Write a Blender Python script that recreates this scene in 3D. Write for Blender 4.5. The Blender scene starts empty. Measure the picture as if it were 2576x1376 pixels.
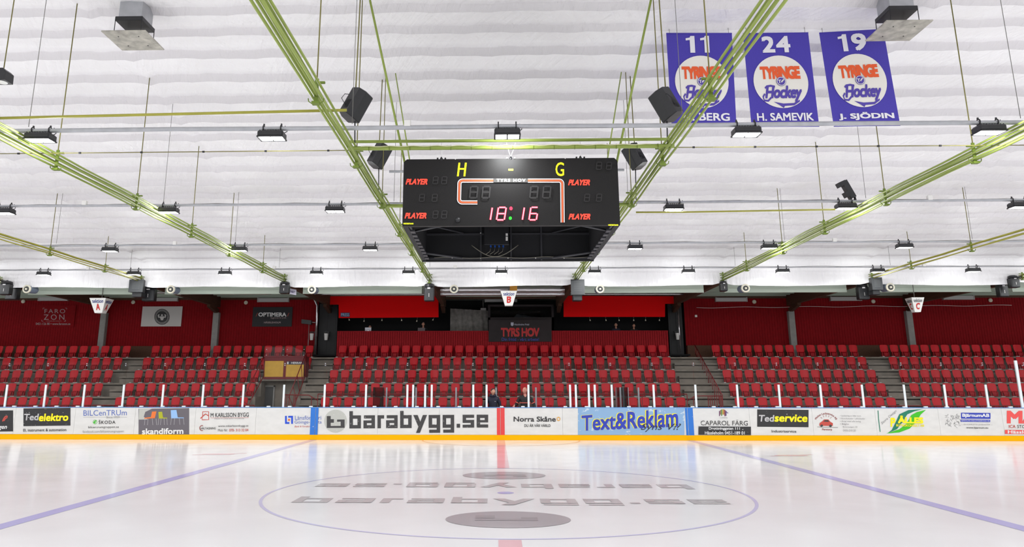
import bpy, bmesh, math, random
from mathutils import Vector, Matrix
S = bpy.context.scene
COL = S.collection
random.seed(11)

# ------------------------------------------------------------ camera
CP = (-0.1670, -14.9777, 1.9265)
YAW, PITCH, ROLL, FPX = -0.025181814, 0.222090549, 0.000112949, 1873.664
SX, SY, IW, IH = -87.905, -132.203, 2576.0, 1376.0
cf = Vector((math.sin(YAW) * math.cos(PITCH), math.cos(YAW) * math.cos(PITCH), math.sin(PITCH)))
cr = Vector((math.cos(YAW), -math.sin(YAW), 0))
cu = cr.cross(cf)
cr, cu = cr * math.cos(ROLL) + cu * math.sin(ROLL), -cr * math.sin(ROLL) + cu * math.cos(ROLL)
cam = bpy.data.cameras.new('camera')
camo = bpy.data.objects.new('camera', cam)
COL.objects.link(camo)
M = Matrix((cr, cu, -cf)).transposed().to_4x4()
M.translation = CP
camo.matrix_world = M
cam.sensor_width = 36.0
cam.lens = FPX / IW * 36.0
cam.shift_x = -SX / IW
cam.shift_y = SY / IW
cam.clip_end = 300
S.camera = camo

# ------------------------------------------------------------ world, exposure
wd = bpy.data.worlds.new('hall_light')
S.world = wd
wd.use_nodes = True
bgn = wd.node_tree.nodes['Background']
bgn.inputs[0].default_value = (0.95, 0.97, 1.0, 1)
bgn.inputs[1].default_value = 1.0
S.view_settings.view_transform = 'Standard'
S.view_settings.look = 'None'
S.view_settings.exposure = 0.06
S.view_settings.gamma = 1.0
LAMP_W = 41.0          # power of one floodlight's lens
FILL_W = 15.0          # fill light added on both sides of each floodlight to brighten the ceiling


def at(px, py, x=None, y=None, z=None):
    """The point that the picture shows at (px, py), on the plane of the given world coordinate."""
    d = cf + cr * ((px - IW / 2 - SX) / FPX) - cu * ((py - IH / 2 - SY) / FPX)
    if y is not None:
        t = (y - CP[1]) / d.y
    elif z is not None:
        t = (z - CP[2]) / d.z
    else:
        t = (x - CP[0]) / d.x
    return Vector(CP) + d * t


# ------------------------------------------------------------ materials
def lin(c):
    return tuple(((v / 255) / 12.92 if v / 255 <= .04045 else ((v / 255 + .055) / 1.055) ** 2.4) for v in c)


MATS = {}


def mat(name, rgb, rough=.6, metal=0.0, spec=.5, noise=0.0, nscale=8.0, emit=0.0, bump=0.0, bscale=40.0, stretch=(1, 1, 1), ecol=None):
    """Principled surface of one sRGB colour with a little procedural mottling and bump."""
    if name in MATS:
        return MATS[name]
    m = bpy.data.materials.new(name)
    m.use_nodes = True
    nt = m.node_tree
    b = nt.nodes['Principled BSDF']
    c = lin(rgb)
    b.inputs['Base Color'].default_value = (*c, 1)
    b.inputs['Roughness'].default_value = rough
    b.inputs['Metallic'].default_value = metal
    b.inputs['Specular IOR Level'].default_value = spec
    if noise or bump:
        tc = nt.nodes.new('ShaderNodeTexCoord')
        mp = nt.nodes.new('ShaderNodeMapping')
        mp.inputs['Scale'].default_value = stretch
        nt.links.new(tc.outputs['Object'], mp.inputs['Vector'])
    if noise:
        n = nt.nodes.new('ShaderNodeTexNoise')
        n.inputs['Scale'].default_value = nscale
        n.inputs['Detail'].default_value = 5
        nt.links.new(mp.outputs[0], n.inputs['Vector'])
        r = nt.nodes.new('ShaderNodeValToRGB')
        r.color_ramp.elements[0].position = .3
        r.color_ramp.elements[1].position = .7
        r.color_ramp.elements[0].color = (*[v * (1 - noise) for v in c], 1)
        r.color_ramp.elements[1].color = (*[min(1, v * (1 + noise)) for v in c], 1)
        nt.links.new(n.outputs['Fac'], r.inputs[0])
        nt.links.new(r.outputs[0], b.inputs['Base Color'])
    if bump:
        n2 = nt.nodes.new('ShaderNodeTexNoise')
        n2.inputs['Scale'].default_value = bscale
        nt.links.new(mp.outputs[0], n2.inputs['Vector'])
        bp = nt.nodes.new('ShaderNodeBump')
        bp.inputs['Strength'].default_value = bump
        bp.inputs['Distance'].default_value = .02
        nt.links.new(n2.outputs['Fac'], bp.inputs['Height'])
        nt.links.new(bp.outputs[0], b.inputs['Normal'])
    if emit:
        b.inputs['Emission Color'].default_value = (*lin(ecol or rgb), 1)
        b.inputs['Emission Strength'].default_value = emit
        m.cycles.emission_sampling = 'NONE'
    MATS[name] = m
    return m


def worn(name, rgb, chip=(222, 220, 216), amount=.62, scale=9.0, rough=.45):
    """Printed film whose colour is chipped and scratched through to the board."""
    if name in MATS:
        return MATS[name]
    m = mat(name, rgb, rough)
    nt = m.node_tree
    b = nt.nodes['Principled BSDF']
    tc = nt.nodes.new('ShaderNodeTexCoord')
    mp = nt.nodes.new('ShaderNodeMapping')
    mp.inputs['Scale'].default_value = (1, 1, 1.4)
    mp.inputs['Rotation'].default_value = (0, .5, 0)
    n = nt.nodes.new('ShaderNodeTexNoise')
    n.inputs['Scale'].default_value = scale
    n.inputs['Detail'].default_value = 8
    n.inputs['Roughness'].default_value = .68
    r = nt.nodes.new('ShaderNodeValToRGB')
    r.color_ramp.elements[0].position = amount
    r.color_ramp.elements[1].position = amount + .03
    r.color_ramp.elements[0].color = (*lin(rgb), 1)
    r.color_ramp.elements[1].color = (*lin(chip), 1)
    nt.links.new(tc.outputs['Object'], mp.inputs['Vector'])
    nt.links.new(mp.outputs[0], n.inputs['Vector'])
    nt.links.new(n.outputs['Fac'], r.inputs[0])
    nt.links.new(r.outputs[0], b.inputs['Base Color'])
    return m


def ice_mat(name, rgb):
    """Glossy ice, the paint lying under the same glaze."""
    m = mat(name, rgb, .09, spec=.42)
    nt = m.node_tree
    b = nt.nodes['Principled BSDF']
    b.inputs['IOR'].default_value = 1.31
    tc = nt.nodes.new('ShaderNodeTexCoord')
    n = nt.nodes.new('ShaderNodeTexNoise')
    n.inputs['Scale'].default_value = .9
    n.inputs['Detail'].default_value = 6
    r = nt.nodes.new('ShaderNodeMapRange')
    r.inputs[3].default_value = .10
    r.inputs[4].default_value = .21
    nt.links.new(tc.outputs['Object'], n.inputs['Vector'])
    nt.links.new(n.outputs['Fac'], r.inputs[0])
    nt.links.new(r.outputs[0], b.inputs['Roughness'])
    n2 = nt.nodes.new('ShaderNodeTexNoise')
    n2.inputs['Scale'].default_value = 3.0
    n2.inputs['Detail'].default_value = 3
    bp = nt.nodes.new('ShaderNodeBump')
    bp.inputs['Strength'].default_value = .05
    bp.inputs['Distance'].default_value = .01
    nt.links.new(tc.outputs['Object'], n2.inputs['Vector'])
    nt.links.new(n2.outputs['Fac'], bp.inputs['Height'])
    nt.links.new(bp.outputs[0], b.inputs['Normal'])
    return m


def glass_mat(name, tint=(255, 255, 255), refl=1.0, haze=0.0):
    """Thin clear sheet: see-through with a Fresnel reflection and a little haze."""
    m = bpy.data.materials.new(name)
    m.use_nodes = True
    nt = m.node_tree
    nt.nodes.clear()
    out = nt.nodes.new('ShaderNodeOutputMaterial')
    tr = nt.nodes.new('ShaderNodeBsdfTransparent')
    tr.inputs[0].default_value = (*lin(tint), 1)
    gl = nt.nodes.new('ShaderNodeBsdfGlossy')
    gl.inputs['Roughness'].default_value = .03
    df = nt.nodes.new('ShaderNodeBsdfDiffuse')
    df.inputs[0].default_value = (.8, .8, .8, 1)
    fr = nt.nodes.new('ShaderNodeFresnel')
    fr.inputs[0].default_value = 1.16 if refl < 1 else 1.25
    m1 = nt.nodes.new('ShaderNodeMixShader')
    m1.inputs[0].default_value = haze
    m2 = nt.nodes.new('ShaderNodeMixShader')
    nt.links.new(tr.outputs[0], m1.inputs[1])
    nt.links.new(df.outputs[0], m1.inputs[2])
    nt.links.new(fr.outputs[0], m2.inputs[0])
    nt.links.new(m1.outputs[0], m2.inputs[1])
    nt.links.new(gl.outputs[0], m2.inputs[2])
    nt.links.new(m2.outputs[0], out.inputs[0])
    MATS[name] = m
    return m


# ------------------------------------------------------------ mesh builder
class MB:
    def __init__(self):
        self.v, self.f, self.mi, self.cur, self.sm = [], [], [], 0, []
        self.smooth = False

    def mat(self, i):
        self.cur = i
        return self

    def add(self, vs, fs):
        o = len(self.v)
        self.v += [tuple(p) for p in vs]
        for f in fs:
            self.f.append([i + o for i in f])
            self.mi.append(self.cur)
            self.sm.append(self.smooth)
        return self

    def obox(self, c, X, Y, Z):
        """box about c with half-axis vectors"""
        c, X, Y, Z = Vector(c), Vector(X), Vector(Y), Vector(Z)
        vs = [c + X * a + Y * b + Z * d for a in (-1, 1) for b in (-1, 1) for d in (-1, 1)]
        return self.add(vs, [(0, 1, 3, 2), (4, 6, 7, 5), (0, 4, 5, 1), (2, 3, 7, 6), (0, 2, 6, 4), (1, 5, 7, 3)])

    def box(self, x0, x1, y0, y1, z0, z1):
        return self.obox(((x0 + x1) / 2, (y0 + y1) / 2, (z0 + z1) / 2), ((x1 - x0) / 2, 0, 0), (0, (y1 - y0) / 2, 0), (0, 0, (z1 - z0) / 2))

    def bbox(self, x0, x1, y0, y1, z0, z1, b=.01):
        """box with chamfered edges"""
        vs, idx = [], {}
        xs, ys, zs = (x0, x1), (y0, y1), (z0, z1)
        for i in (0, 1):
            for j in (0, 1):
                for k in (0, 1):
                    sx, sy, sz = (b if i == 0 else -b), (b if j == 0 else -b), (b if k == 0 else -b)
                    for a, p in enumerate(((xs[i], ys[j] + sy, zs[k] + sz), (xs[i] + sx, ys[j], zs[k] + sz), (xs[i] + sx, ys[j] + sy, zs[k]))):
                        idx[i, j, k, a] = len(vs)
                        vs.append(p)
        fs = []
        for i in (0, 1):
            fs.append([idx[i, 0, 0, 0], idx[i, 1, 0, 0], idx[i, 1, 1, 0], idx[i, 0, 1, 0]])
            fs.append([idx[0, i, 0, 1], idx[1, i, 0, 1], idx[1, i, 1, 1], idx[0, i, 1, 1]])
            fs.append([idx[0, 0, i, 2], idx[1, 0, i, 2], idx[1, 1, i, 2], idx[0, 1, i, 2]])
            for j in (0, 1):
                fs.append([idx[i, j, 0, 0], idx[i, j, 1, 0], idx[i, j, 1, 1], idx[i, j, 0, 1]])
                fs.append([idx[i, 0, j, 0], idx[i, 1, j, 0], idx[i, 1, j, 2], idx[i, 0, j, 2]])
                fs.append([idx[0, i, j, 1], idx[1, i, j, 1], idx[1, i, j, 2], idx[0, i, j, 2]])
                for k in (0, 1):
                    fs.append([idx[i, j, k, 0], idx[i, j, k, 1], idx[i, j, k, 2]])
        return self.add(vs, fs)

    def tube(self, pts, r, n=8, cap=True):
        pts = [Vector(p) for p in pts]
        rs = r if isinstance(r, (list, tuple)) else [r] * len(pts)
        vs, fs = [], []
        ref = None
        for i, p in enumerate(pts):
            d = (pts[min(i + 1, len(pts) - 1)] - pts[max(i - 1, 0)]).normalized()
            if ref is None:
                ref = Vector((0, 0, 1)) if abs(d.z) < .9 else Vector((1, 0, 0))
            a = d.cross(ref).normalized()
            b = a.cross(d).normalized()
            ref = b
            for k in range(n):
                t = 2 * math.pi * k / n
                vs.append(p + (a * math.cos(t) + b * math.sin(t)) * rs[i])
        for i in range(len(pts) - 1):
            for k in range(n):
                k2 = (k + 1) % n
                fs.append((i * n + k, i * n + k2, (i + 1) * n + k2, (i + 1) * n + k))
        if cap:
            fs.append(tuple(range(n - 1, -1, -1)))
            fs.append(tuple((len(pts) - 1) * n + k for k in range(n)))
        s = self.smooth
        self.smooth = True
        self.add(vs, fs)
        self.smooth = s
        return self

    def lathe(self, c, axis, prof, n=24):
        """prof: (radius, height along the axis)"""
        c, ax = Vector(c), Vector(axis).normalized()
        ref = Vector((0, 0, 1)) if abs(ax.z) < .9 else Vector((1, 0, 0))
        a = ax.cross(ref).normalized()
        b = a.cross(ax)
        vs, fs = [], []
        for r, h in prof:
            for k in range(n):
                t = 2 * math.pi * k / n
                vs.append(c + ax * h + (a * math.cos(t) + b * math.sin(t)) * r)
        for i in range(len(prof) - 1):
            for k in range(n):
                k2 = (k + 1) % n
                fs.append((i * n + k, i * n + k2, (i + 1) * n + k2, (i + 1) * n + k))
        fs.append(tuple(range(n)))
        fs.append(tuple((len(prof) - 1) * n + k for k in range(n)))
        return self.add(vs, fs)

    def loft(self, rings, cap=True):
        n = len(rings[0])
        vs = [p for r in rings for p in r]
        fs = []
        for i in range(len(rings) - 1):
            for k in range(n):
                k2 = (k + 1) % n
                fs.append((i * n + k, i * n + k2, (i + 1) * n + k2, (i + 1) * n + k))
        if cap:
            fs.append(tuple(range(n)))
            fs.append(tuple((len(rings) - 1) * n + k for k in range(n)))
        return self.add(vs, fs)

    def grid(self, fn, nu, nv):
        vs = [fn(i / nu, j / nv) for j in range(nv + 1) for i in range(nu + 1)]
        w = nu + 1
        return self.add(vs, [(j * w + i, j * w + i + 1, (j + 1) * w + i + 1, (j + 1) * w + i) for j in range(nv) for i in range(nu)])

    # flat artwork on a frame: fr maps (u, v) to a point
    def lift(self, P):
        """raise one piece of artwork by a hair so that overlapping pieces do not coincide"""
        self.k = getattr(self, 'k', -1) + 1
        P = [Vector(p) for p in P]
        N = Vector((0, 0, 0))
        for i in range(1, len(P) - 1):
            N += (P[i] - P[0]).cross(P[i + 1] - P[0])
        if N.length < 1e-12:
            return Vector((0, 0, 0))
        N.normalize()
        if N.dot(P[0] - Vector(CP)) > 0:
            N = -N
        return N * ((self.k % 8) * .0005)

    def poly(self, fr, pts):
        P = [Vector(fr(*p)) for p in pts]
        d = self.lift(P)
        return self.add([p + d for p in P], [tuple(range(len(pts)))])

    def rect(self, fr, u0, v0, u1, v1):
        return self.poly(fr, [(u0, v0), (u1, v0), (u1, v1), (u0, v1)])

    def disc(self, fr, cu_, cv_, ru, rv=None, n=32, a0=0, a1=360):
        rv = rv or ru
        pts = [(cu_ + ru * math.cos(math.radians(a0 + (a1 - a0) * k / n)), cv_ + rv * math.sin(math.radians(a0 + (a1 - a0) * k / n))) for k in range(n + (0 if a1 - a0 >= 360 else 1))]
        return self.poly(fr, pts)

    def ring(self, fr, cu_, cv_, r0, r1, n=40, a0=0, a1=360, sv=1.0):
        vs = []
        for k in range(n + 1):
            t = math.radians(a0 + (a1 - a0) * k / n)
            for r in (r0, r1):
                vs.append(fr(cu_ + r * math.cos(t), cv_ + r * math.sin(t) * sv))
        return self.add(vs, [(2 * k, 2 * k + 1, 2 * k + 3, 2 * k + 2) for k in range(n)])

    def stroke(self, fr, pts, w):
        """a line of width w along pts"""
        L, R = [], []
        for i, p in enumerate(pts):
            a, b = pts[max(i - 1, 0)], pts[min(i + 1, len(pts) - 1)]
            d = math.hypot(b[0] - a[0], b[1] - a[1]) or 1
            nx, ny = -(b[1] - a[1]) / d, (b[0] - a[0]) / d
            L.append((p[0] + nx * w / 2, p[1] + ny * w / 2))
            R.append((p[0] - nx * w / 2, p[1] - ny * w / 2))
        vs = [Vector(fr(*q)) for pr in zip(L, R) for q in pr]
        d = self.lift(vs[:2] + vs[3:1:-1])
        vs = [p + d for p in vs]
        return self.add(vs, [(2 * k, 2 * k + 1, 2 * k + 3, 2 * k + 2) for k in range(len(pts) - 1)])

    def text(self, fr, s, u0, v0, u1, v1, bold=0.0, shear=0.0, warp=None, spacing=1.0):
        """lettering fitted into the rectangle"""
        vs, fs, asp = text_mesh(s, shear, spacing)
        b = bold
        shifts = [(0, 0)] if b < .006 else [(0, 0), (-b, b), (b, b), (-b, -b), (b, -b)]
        w_ = warp or (lambda x, y: (u0 + (u1 - u0) * x, v0 + (v1 - v0) * y))
        p0 = Vector(fr(*w_(.5, .5)))
        N = (Vector(fr(*w_(.52, .5))) - p0).cross(Vector(fr(*w_(.5, .55))) - p0).normalized()
        if N.dot(p0 - Vector(CP)) > 0:
            N = -N
        wx, wy = 1 / (1 + 2 * b / asp), 1 / (1 + 2 * b)
        for i_, (dx, dy) in enumerate(shifts):
            q = [(.5 + (x - .5 + dx / asp) * wx, .5 + (y - .5 + dy) * wy) for x, y in vs]
            self.add([Vector(fr(*w_(x, y))) + N * (.0008 * i_) for x, y in q], fs)
        return self

    def build(self, name, mats, parent=None, kind=None, loc=None):
        me = bpy.data.meshes.new(name)
        off = Vector((0, 0, 0))
        if parent is not None:
            r = parent
            while r.parent is not None:
                r = r.parent
            off = r.location
        elif loc is not None:
            off = Vector(loc)
        me.from_pydata([(p[0] - off.x, p[1] - off.y, p[2] - off.z) for p in self.v], [], self.f)
        if not isinstance(mats, (list, tuple)):
            mats = [mats]
        for m in mats:
            me.materials.append(m)
        me.polygons.foreach_set('material_index', self.mi)
        me.polygons.foreach_set('use_smooth', self.sm)
        me.update()
        o = bpy.data.objects.new(name, me)
        COL.objects.link(o)
        if parent is not None:
            o.parent = parent
        elif loc is not None:
            o.location = loc
        if kind:
            o['kind'] = kind
        return o


TXT = {}


def text_mesh(s, shear, spacing):
    key = (s, shear, spacing)
    if key in TXT:
        return TXT[key]
    cu_ = bpy.data.curves.new('lettering', 'FONT')
    cu_.body = s
    cu_.size = 1
    cu_.shear = shear
    cu_.space_character = spacing
    cu_.resolution_u = 3
    o = bpy.data.objects.new('lettering', cu_)
    me = bpy.data.meshes.new_from_object(o)
    vs = [(v.co.x, v.co.y) for v in me.vertices]
    fs = [tuple(p.vertices) for p in me.polygons]
    bpy.data.objects.remove(o)
    bpy.data.curves.remove(cu_)
    bpy.data.meshes.remove(me)
    x0, x1 = min(v[0] for v in vs), max(v[0] for v in vs)
    y0, y1 = min(v[1] for v in vs), max(v[1] for v in vs)
    vs = [((x - x0) / (x1 - x0), (y - y0) / (y1 - y0)) for x, y in vs]
    TXT[key] = (vs, fs, (x1 - x0) / (y1 - y0))
    return TXT[key]


def tag(o, label, cat, group=None):
    o['label'] = label
    o['category'] = cat
    if group:
        o['group'] = group
    return o


def thing(name, label, cat, loc=(0, 0, 0), group=None):
    o = bpy.data.objects.new(name, None)
    o.empty_display_size = .1
    COL.objects.link(o)
    o.location = loc
    return tag(o, label, cat, group)


ORD = ['zeroth', 'first', 'second', 'third', 'fourth', 'fifth', 'sixth', 'seventh', 'eighth', 'ninth', 'tenth', 'eleventh', 'twelfth', 'thirteenth', 'fourteenth', 'fifteenth', 'sixteenth', 'seventeenth', 'eighteenth', 'nineteenth', 'twentieth'] + ['twenty-' + w for w in ('first', 'second', 'third', 'fourth', 'fifth', 'sixth', 'seventh', 'eighth', 'ninth')] + ['thirtieth', 'thirty-first', 'thirty-second']


def xz(y):
    """frame on the plane y = const"""
    return lambda u, v: (u, y, v)

# ------------------------------------------------------------ palette
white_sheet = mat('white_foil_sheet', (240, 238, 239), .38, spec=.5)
nt = white_sheet.node_tree
_b = nt.nodes['Principled BSDF']
_tc = nt.nodes.new('ShaderNodeTexCoord')
_prev = None
for _rot, _sc, _st in ((.42, (5.5, .75, 1), .95), (-.34, (4.6, .6, 1), .8), (.06, (.5, 7.0, 1), .3)):
    _mp = nt.nodes.new('ShaderNodeMapping')
    _mp.vector_type = 'TEXTURE'
    _mp.inputs['Rotation'].default_value = (0, 0, _rot)
    _mp.inputs['Scale'].default_value = tuple(1 / q for q in _sc)
    _n = nt.nodes.new('ShaderNodeTexNoise')
    _n.inputs['Scale'].default_value = 1.2
    _n.inputs['Detail'].default_value = 4
    _bp = nt.nodes.new('ShaderNodeBump')
    _bp.inputs['Strength'].default_value = _st
    _bp.inputs['Distance'].default_value = .05
    nt.links.new(_tc.outputs['Object'], _mp.inputs['Vector'])
    nt.links.new(_mp.outputs[0], _n.inputs['Vector'])
    nt.links.new(_n.outputs['Fac'], _bp.inputs['Height'])
    if _prev:
        nt.links.new(_prev.outputs[0], _bp.inputs['Normal'])
    _prev = _bp
nt.links.new(_prev.outputs[0], _b.inputs['Normal'])
# grey put into the sheet's colour towards each purlin's step face
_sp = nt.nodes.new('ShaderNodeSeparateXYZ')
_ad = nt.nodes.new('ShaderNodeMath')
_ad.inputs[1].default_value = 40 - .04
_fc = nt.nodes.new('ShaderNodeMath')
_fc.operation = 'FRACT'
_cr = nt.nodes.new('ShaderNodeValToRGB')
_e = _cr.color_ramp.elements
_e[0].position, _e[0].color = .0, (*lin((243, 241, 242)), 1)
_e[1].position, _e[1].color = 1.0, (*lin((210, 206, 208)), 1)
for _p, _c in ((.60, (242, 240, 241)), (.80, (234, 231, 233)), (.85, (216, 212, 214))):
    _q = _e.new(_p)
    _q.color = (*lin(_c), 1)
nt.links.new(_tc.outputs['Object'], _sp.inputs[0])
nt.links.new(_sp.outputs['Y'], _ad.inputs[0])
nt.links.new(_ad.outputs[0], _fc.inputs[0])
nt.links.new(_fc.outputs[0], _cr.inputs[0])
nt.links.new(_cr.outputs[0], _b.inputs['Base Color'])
ice = ice_mat('ice', (236, 234, 236))
ice_blue = ice_mat('ice_paint_blue', (188, 186, 228))
ice_red = ice_mat('ice_paint_red', (228, 186, 192))
ice_grey = ice_mat('ice_paint_grey', (196, 190, 192))
ice_dark = ice_mat('ice_paint_dark_grey', (178, 172, 176))
ice_orange = ice_mat('ice_paint_orange', (228, 196, 178))
concrete = mat('concrete', (128, 120, 110), .85, noise=.18, nscale=3, bump=.25, bscale=30)
concrete_dk = mat('concrete_edge', (96, 90, 84), .85, noise=.2, nscale=4)
pillar_m = mat('painted_concrete', (150, 148, 144), .8, noise=.1, nscale=5)
red_wall = mat('red_cladding', (136, 14, 22), .75, spec=.12, noise=.1, nscale=6)
red_fascia = mat('red_fascia_board', (238, 10, 14), .7, spec=.1)
red_slat = mat('red_slat', (160, 28, 36), .7, spec=.15, noise=.15, nscale=10)
red_seat = mat('red_seat_plastic', (194, 22, 34), .45, spec=.25, noise=.06, nscale=2)
red_seat_dk = mat('red_seat_shell', (150, 16, 26), .5, spec=.2)
plate_m = mat('galvanised_plate', (178, 174, 172), .4, metal=.3)
red_metal = mat('red_rail_paint', (126, 30, 32), .45)
black = mat('black_plastic', (26, 26, 29), .45)
black_m = mat('black_metal', (30, 30, 33), .4, noise=.15, nscale=20)
black_flat = mat('black_gallery_dark', (20, 19, 21), .9)
green = mat('green_pipe_paint', (144, 160, 78), .5, spec=.3, noise=.08, nscale=2)
green_dk = mat('green_bracket_paint', (104, 124, 34), .5)
olive = mat('olive_pipe_paint', (160, 156, 58), .5, noise=.1, nscale=2)
galv = mat('galvanised_steel', (172, 173, 177), .38, metal=.35, noise=.1, nscale=5)
rod_m = mat('threaded_rod', (118, 112, 58), .6)
wire_m = mat('steel_wire', (120, 118, 112), .5)
brown = mat('glulam_timber', (84, 54, 36), .8, noise=.25, nscale=4, stretch=(6, .6, 6))
deck_m = mat('steel_roof_deck', (172, 184, 168), .55)
foil = mat('silver_duct_foil', (200, 196, 198), .22, metal=.85, bump=.5, bscale=5)
white_p = mat('white_paint', (232, 230, 226), .5)
cream = mat('cream_nozzle', (222, 216, 196), .5)
bluegrey = mat('nozzle_body', (120, 132, 150), .5)
hdpe = mat('white_board_panel', (223, 221, 217), .42, noise=.045, nscale=2.4, stretch=(1, 1, 2.2))
yellow_k = mat('yellow_kick_plate', (250, 182, 0), .6, spec=.1)
blue_cap = mat('blue_cap_rail', (92, 150, 214), .4)
lens_m = mat('lit_lamp_lens', (255, 255, 255), .3, emit=14)
tube_off = mat('lamp_tube_cover', (196, 194, 192), .5)
pane_m = glass_mat('clear_rink_glass', refl=.9, haze=0.0)
plexi = glass_mat('clear_plexi', (255, 250, 250), haze=.012)
post_m = mat('white_glass_post', (232, 238, 240), .35)
post_g = mat('grey_glass_post', (150, 152, 158), .4, metal=.3)

TX = {k: 3.1864 + 6.1594 * k for k in range(-5, 5)}
ZT = 6.4835

# ------------------------------------------------------------ ice and its paint
o = MB().box(-30.5, 30.5, -15, 15, -.3, 0).build('floor', ice, kind='structure')
FLOOR = o
fz = lambda u, v: (u, v, .0025)


def paint(name, mb, m):
    return mb.build(name, m, FLOOR)


paint('blue_line', MB().rect(fz, -7.43, -15, -7.15, 15), ice_blue)
paint('blue_line', MB().rect(fz, 7.15, -15, 7.43, 15), ice_blue)
paint('centre_line', MB().rect(fz, -.15, 4.55, .15, 15).rect(fz, -.15, -15, .15, -4.55), ice_red)
paint('centre_circle', MB().ring(fz, 0, 0, 4.46, 4.52, 120), ice_mat('ice_paint_pale_blue', (204, 201, 231)))
paint('centre_spot', MB().disc(fz, 0, 0, .16), ice_blue)
paint('crease_arc', MB().ring(fz, 0, 15, 2.98, 3.05, 60, 180, 360), ice_orange)
for sx in (-1, 1):
    mb = MB().stroke(fz, [(sx * 8.6 - .7, 8.15), (sx * 8.6 + .75, 8.75)], .12).disc(fz, sx * 8.6, 8.4, .5, .22)
    paint('faceoff_spot', mb, ice_red)


def bara(mb, fr, u0, v0, u1, v1, t=.30):
    """block letters reading barabygg.se; the x-height is one, stems are t wide"""
    asc, desc = 1.33, -.38
    W1, gap = 1.0, .22
    x = 0
    R = []          # rectangles
    P = []          # polygons

    def bowl(x, w=W1):
        R.extend([(x, 0, x + t, 1), (x + w - t, 0, x + w, 1), (x, 0, x + w, t * .85), (x, 1 - t * .85, x + w, 1)])

    for ch in 'barabygg.se':
        if ch == 'b':
            bowl(x)
            R.append((x, 0, x + t, asc))
            x += W1 + gap
        elif ch == 'a':
            R.extend([(x + .05, 1 - t * .8, x + W1, 1), (x + W1 - t, 0, x + W1, 1), (x, 0, x + W1, t * .8), (x, .4, x + W1, .4 + t * .7), (x, 0, x + t, .5)])
            x += W1 + gap
        elif ch == 'r':
            R.extend([(x, 0, x + t, 1), (x, 1 - t * .85, x + .58, 1)])
            x += .58 + gap * .8
        elif ch == 'y':
            P.append([(x - .08, 1), (x + t, 1), (x + .62, .3), (x + .42, 0)])
            P.append([(x + 1.0 - t + .06, 1), (x + 1.12, 1), (x + .5, desc), (x + .16, desc)])
            x += 1.04 + gap
        elif ch == 'g':
            bowl(x)
            R.extend([(x + W1 - t, desc, x + W1, 1), (x + .05, desc, x + W1, desc + t * .8)])
            x += W1 + gap
        elif ch == '.':
            R.append((x, 0, x + t, t))
            x += t + gap
        elif ch == 's':
            R.extend([(x, 1 - t * .8, x + W1, 1), (x, .5, x + t, 1), (x, .37, x + W1, .37 + t * .75), (x + W1 - t, 0, x + W1, .5), (x, 0, x + W1, t * .75)])
            x += W1 + gap
        elif ch == 'e':
            bowl(x)
            R = R[:-4] + [(x, 0, x + t, 1), (x + W1 - t, .4, x + W1, 1), (x, 0, x + W1, t * .8), (x, 1 - t * .85, x + W1, 1), (x, .4, x + W1, .4 + t * .6)]
            x += W1
    s, h = (u1 - u0) / x, (v1 - v0) / (asc - desc)
    for a, b, c, d in R:
        mb.rect(fr, u0 + a * s, v0 + (b - desc) * h, u0 + c * s, v0 + (d - desc) * h)
    for p in P:
        mb.poly(fr, [(u0 + a * s, v0 + (b - desc) * h) for a, b in p])
    return mb


for sgn, nm in ((1, 'near'), (-1, 'far')):
    fr = (lambda u, v, s=sgn: (s * u, s * v, .004 + (u + 5) * 1e-5))
    paint('ice_lettering', bara(MB(), fr, -3.75, -1.55, 3.85, -.62, .27), ice_grey)
    paint('ice_logo', MB().disc(fr, 0, -2.95, .95, .74, 48), ice_dark)
    fr2 = (lambda u, v, s=sgn: (s * u, s * v, .007))
    paint('ice_logo_mark', MB().rect(fr2, -.5, -3.1, .45, -2.95).rect(fr2, -.5, -2.9, -.2, -2.65).rect(fr2, .2, -2.95, .45, -2.8), ice_mat('ice_paint_deep_grey', (166, 160, 164)))

# concourse behind the boards
MB().box(-36, 36, 15.12, 27.5, -.3, -.02).build('floor_concourse', concrete, kind='structure')

# ------------------------------------------------------------ ceiling sheet
def zroof(y):
    return 10.1 - .19 * max(0, abs(y) - 1.5)


def zsheet(x, y):
    t = (y - .04) % 1.0
    d = .12 * t / .84 if t < .84 else .12 * (1 - t) / .16
    k = (x - TX[0]) / 6.1594
    dist = abs(k - round(k)) * 6.1594
    seam = .07 * math.exp(-(dist / .10) ** 2)
    w = .012 * math.sin(x * 2.1 + math.sin(y * 1.7) * 1.4) + .010 * math.sin(x * 5.3 - y * 3.1) + .008 * math.sin(x * 9.7 + y * 6.3 + 1)
    edge = 1 if abs(y) < 13 else max(0, (16.3 - abs(y)) / 3.3)
    return zroof(y) + (d - .05) * edge - seam + w * (.4 + .6 * edge)


ys = []
yy = -16.3
for n in range(-17, 17):
    for t in (0, 1e-4, .1, .25, .45, .65, .8, .84, .88, .94):
        y = n + .04 + t
        if -16.3 < y < 16.3:
            ys.append(y)
rows = [('c', -6.2), ('c', -6.8)] + [('s', -16.3)] + [('s', y) for y in ys] + [('s', 16.3)] + [('c', z) for z in (7.05, 6.8, 6.55, 6.35, 6.22, 6.17)]
NX = 330
vs = []
for kind, q in rows:
    for i in range(NX + 1):
        x = -36 + 72 * i / NX
        if kind == 's':
            vs.append((x, q, zsheet(x, q)))
        else:
            z = abs(q)
            k = (x - TX[0]) / 6.1594
            dist = abs(k - round(k)) * 6.1594
            dz = .05 * math.sin(x * .9) * (7.3 - z) * .5 + (.10 * math.exp(-(dist / .25) ** 2) if z < 6.5 else 0)
            y = 16.36 + .02 * math.sin(x * 6 + z * 9) + .015 * math.sin(x * 17 + z * 3)
            vs.append((x, y if q > 0 else -y, z + dz))
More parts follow.
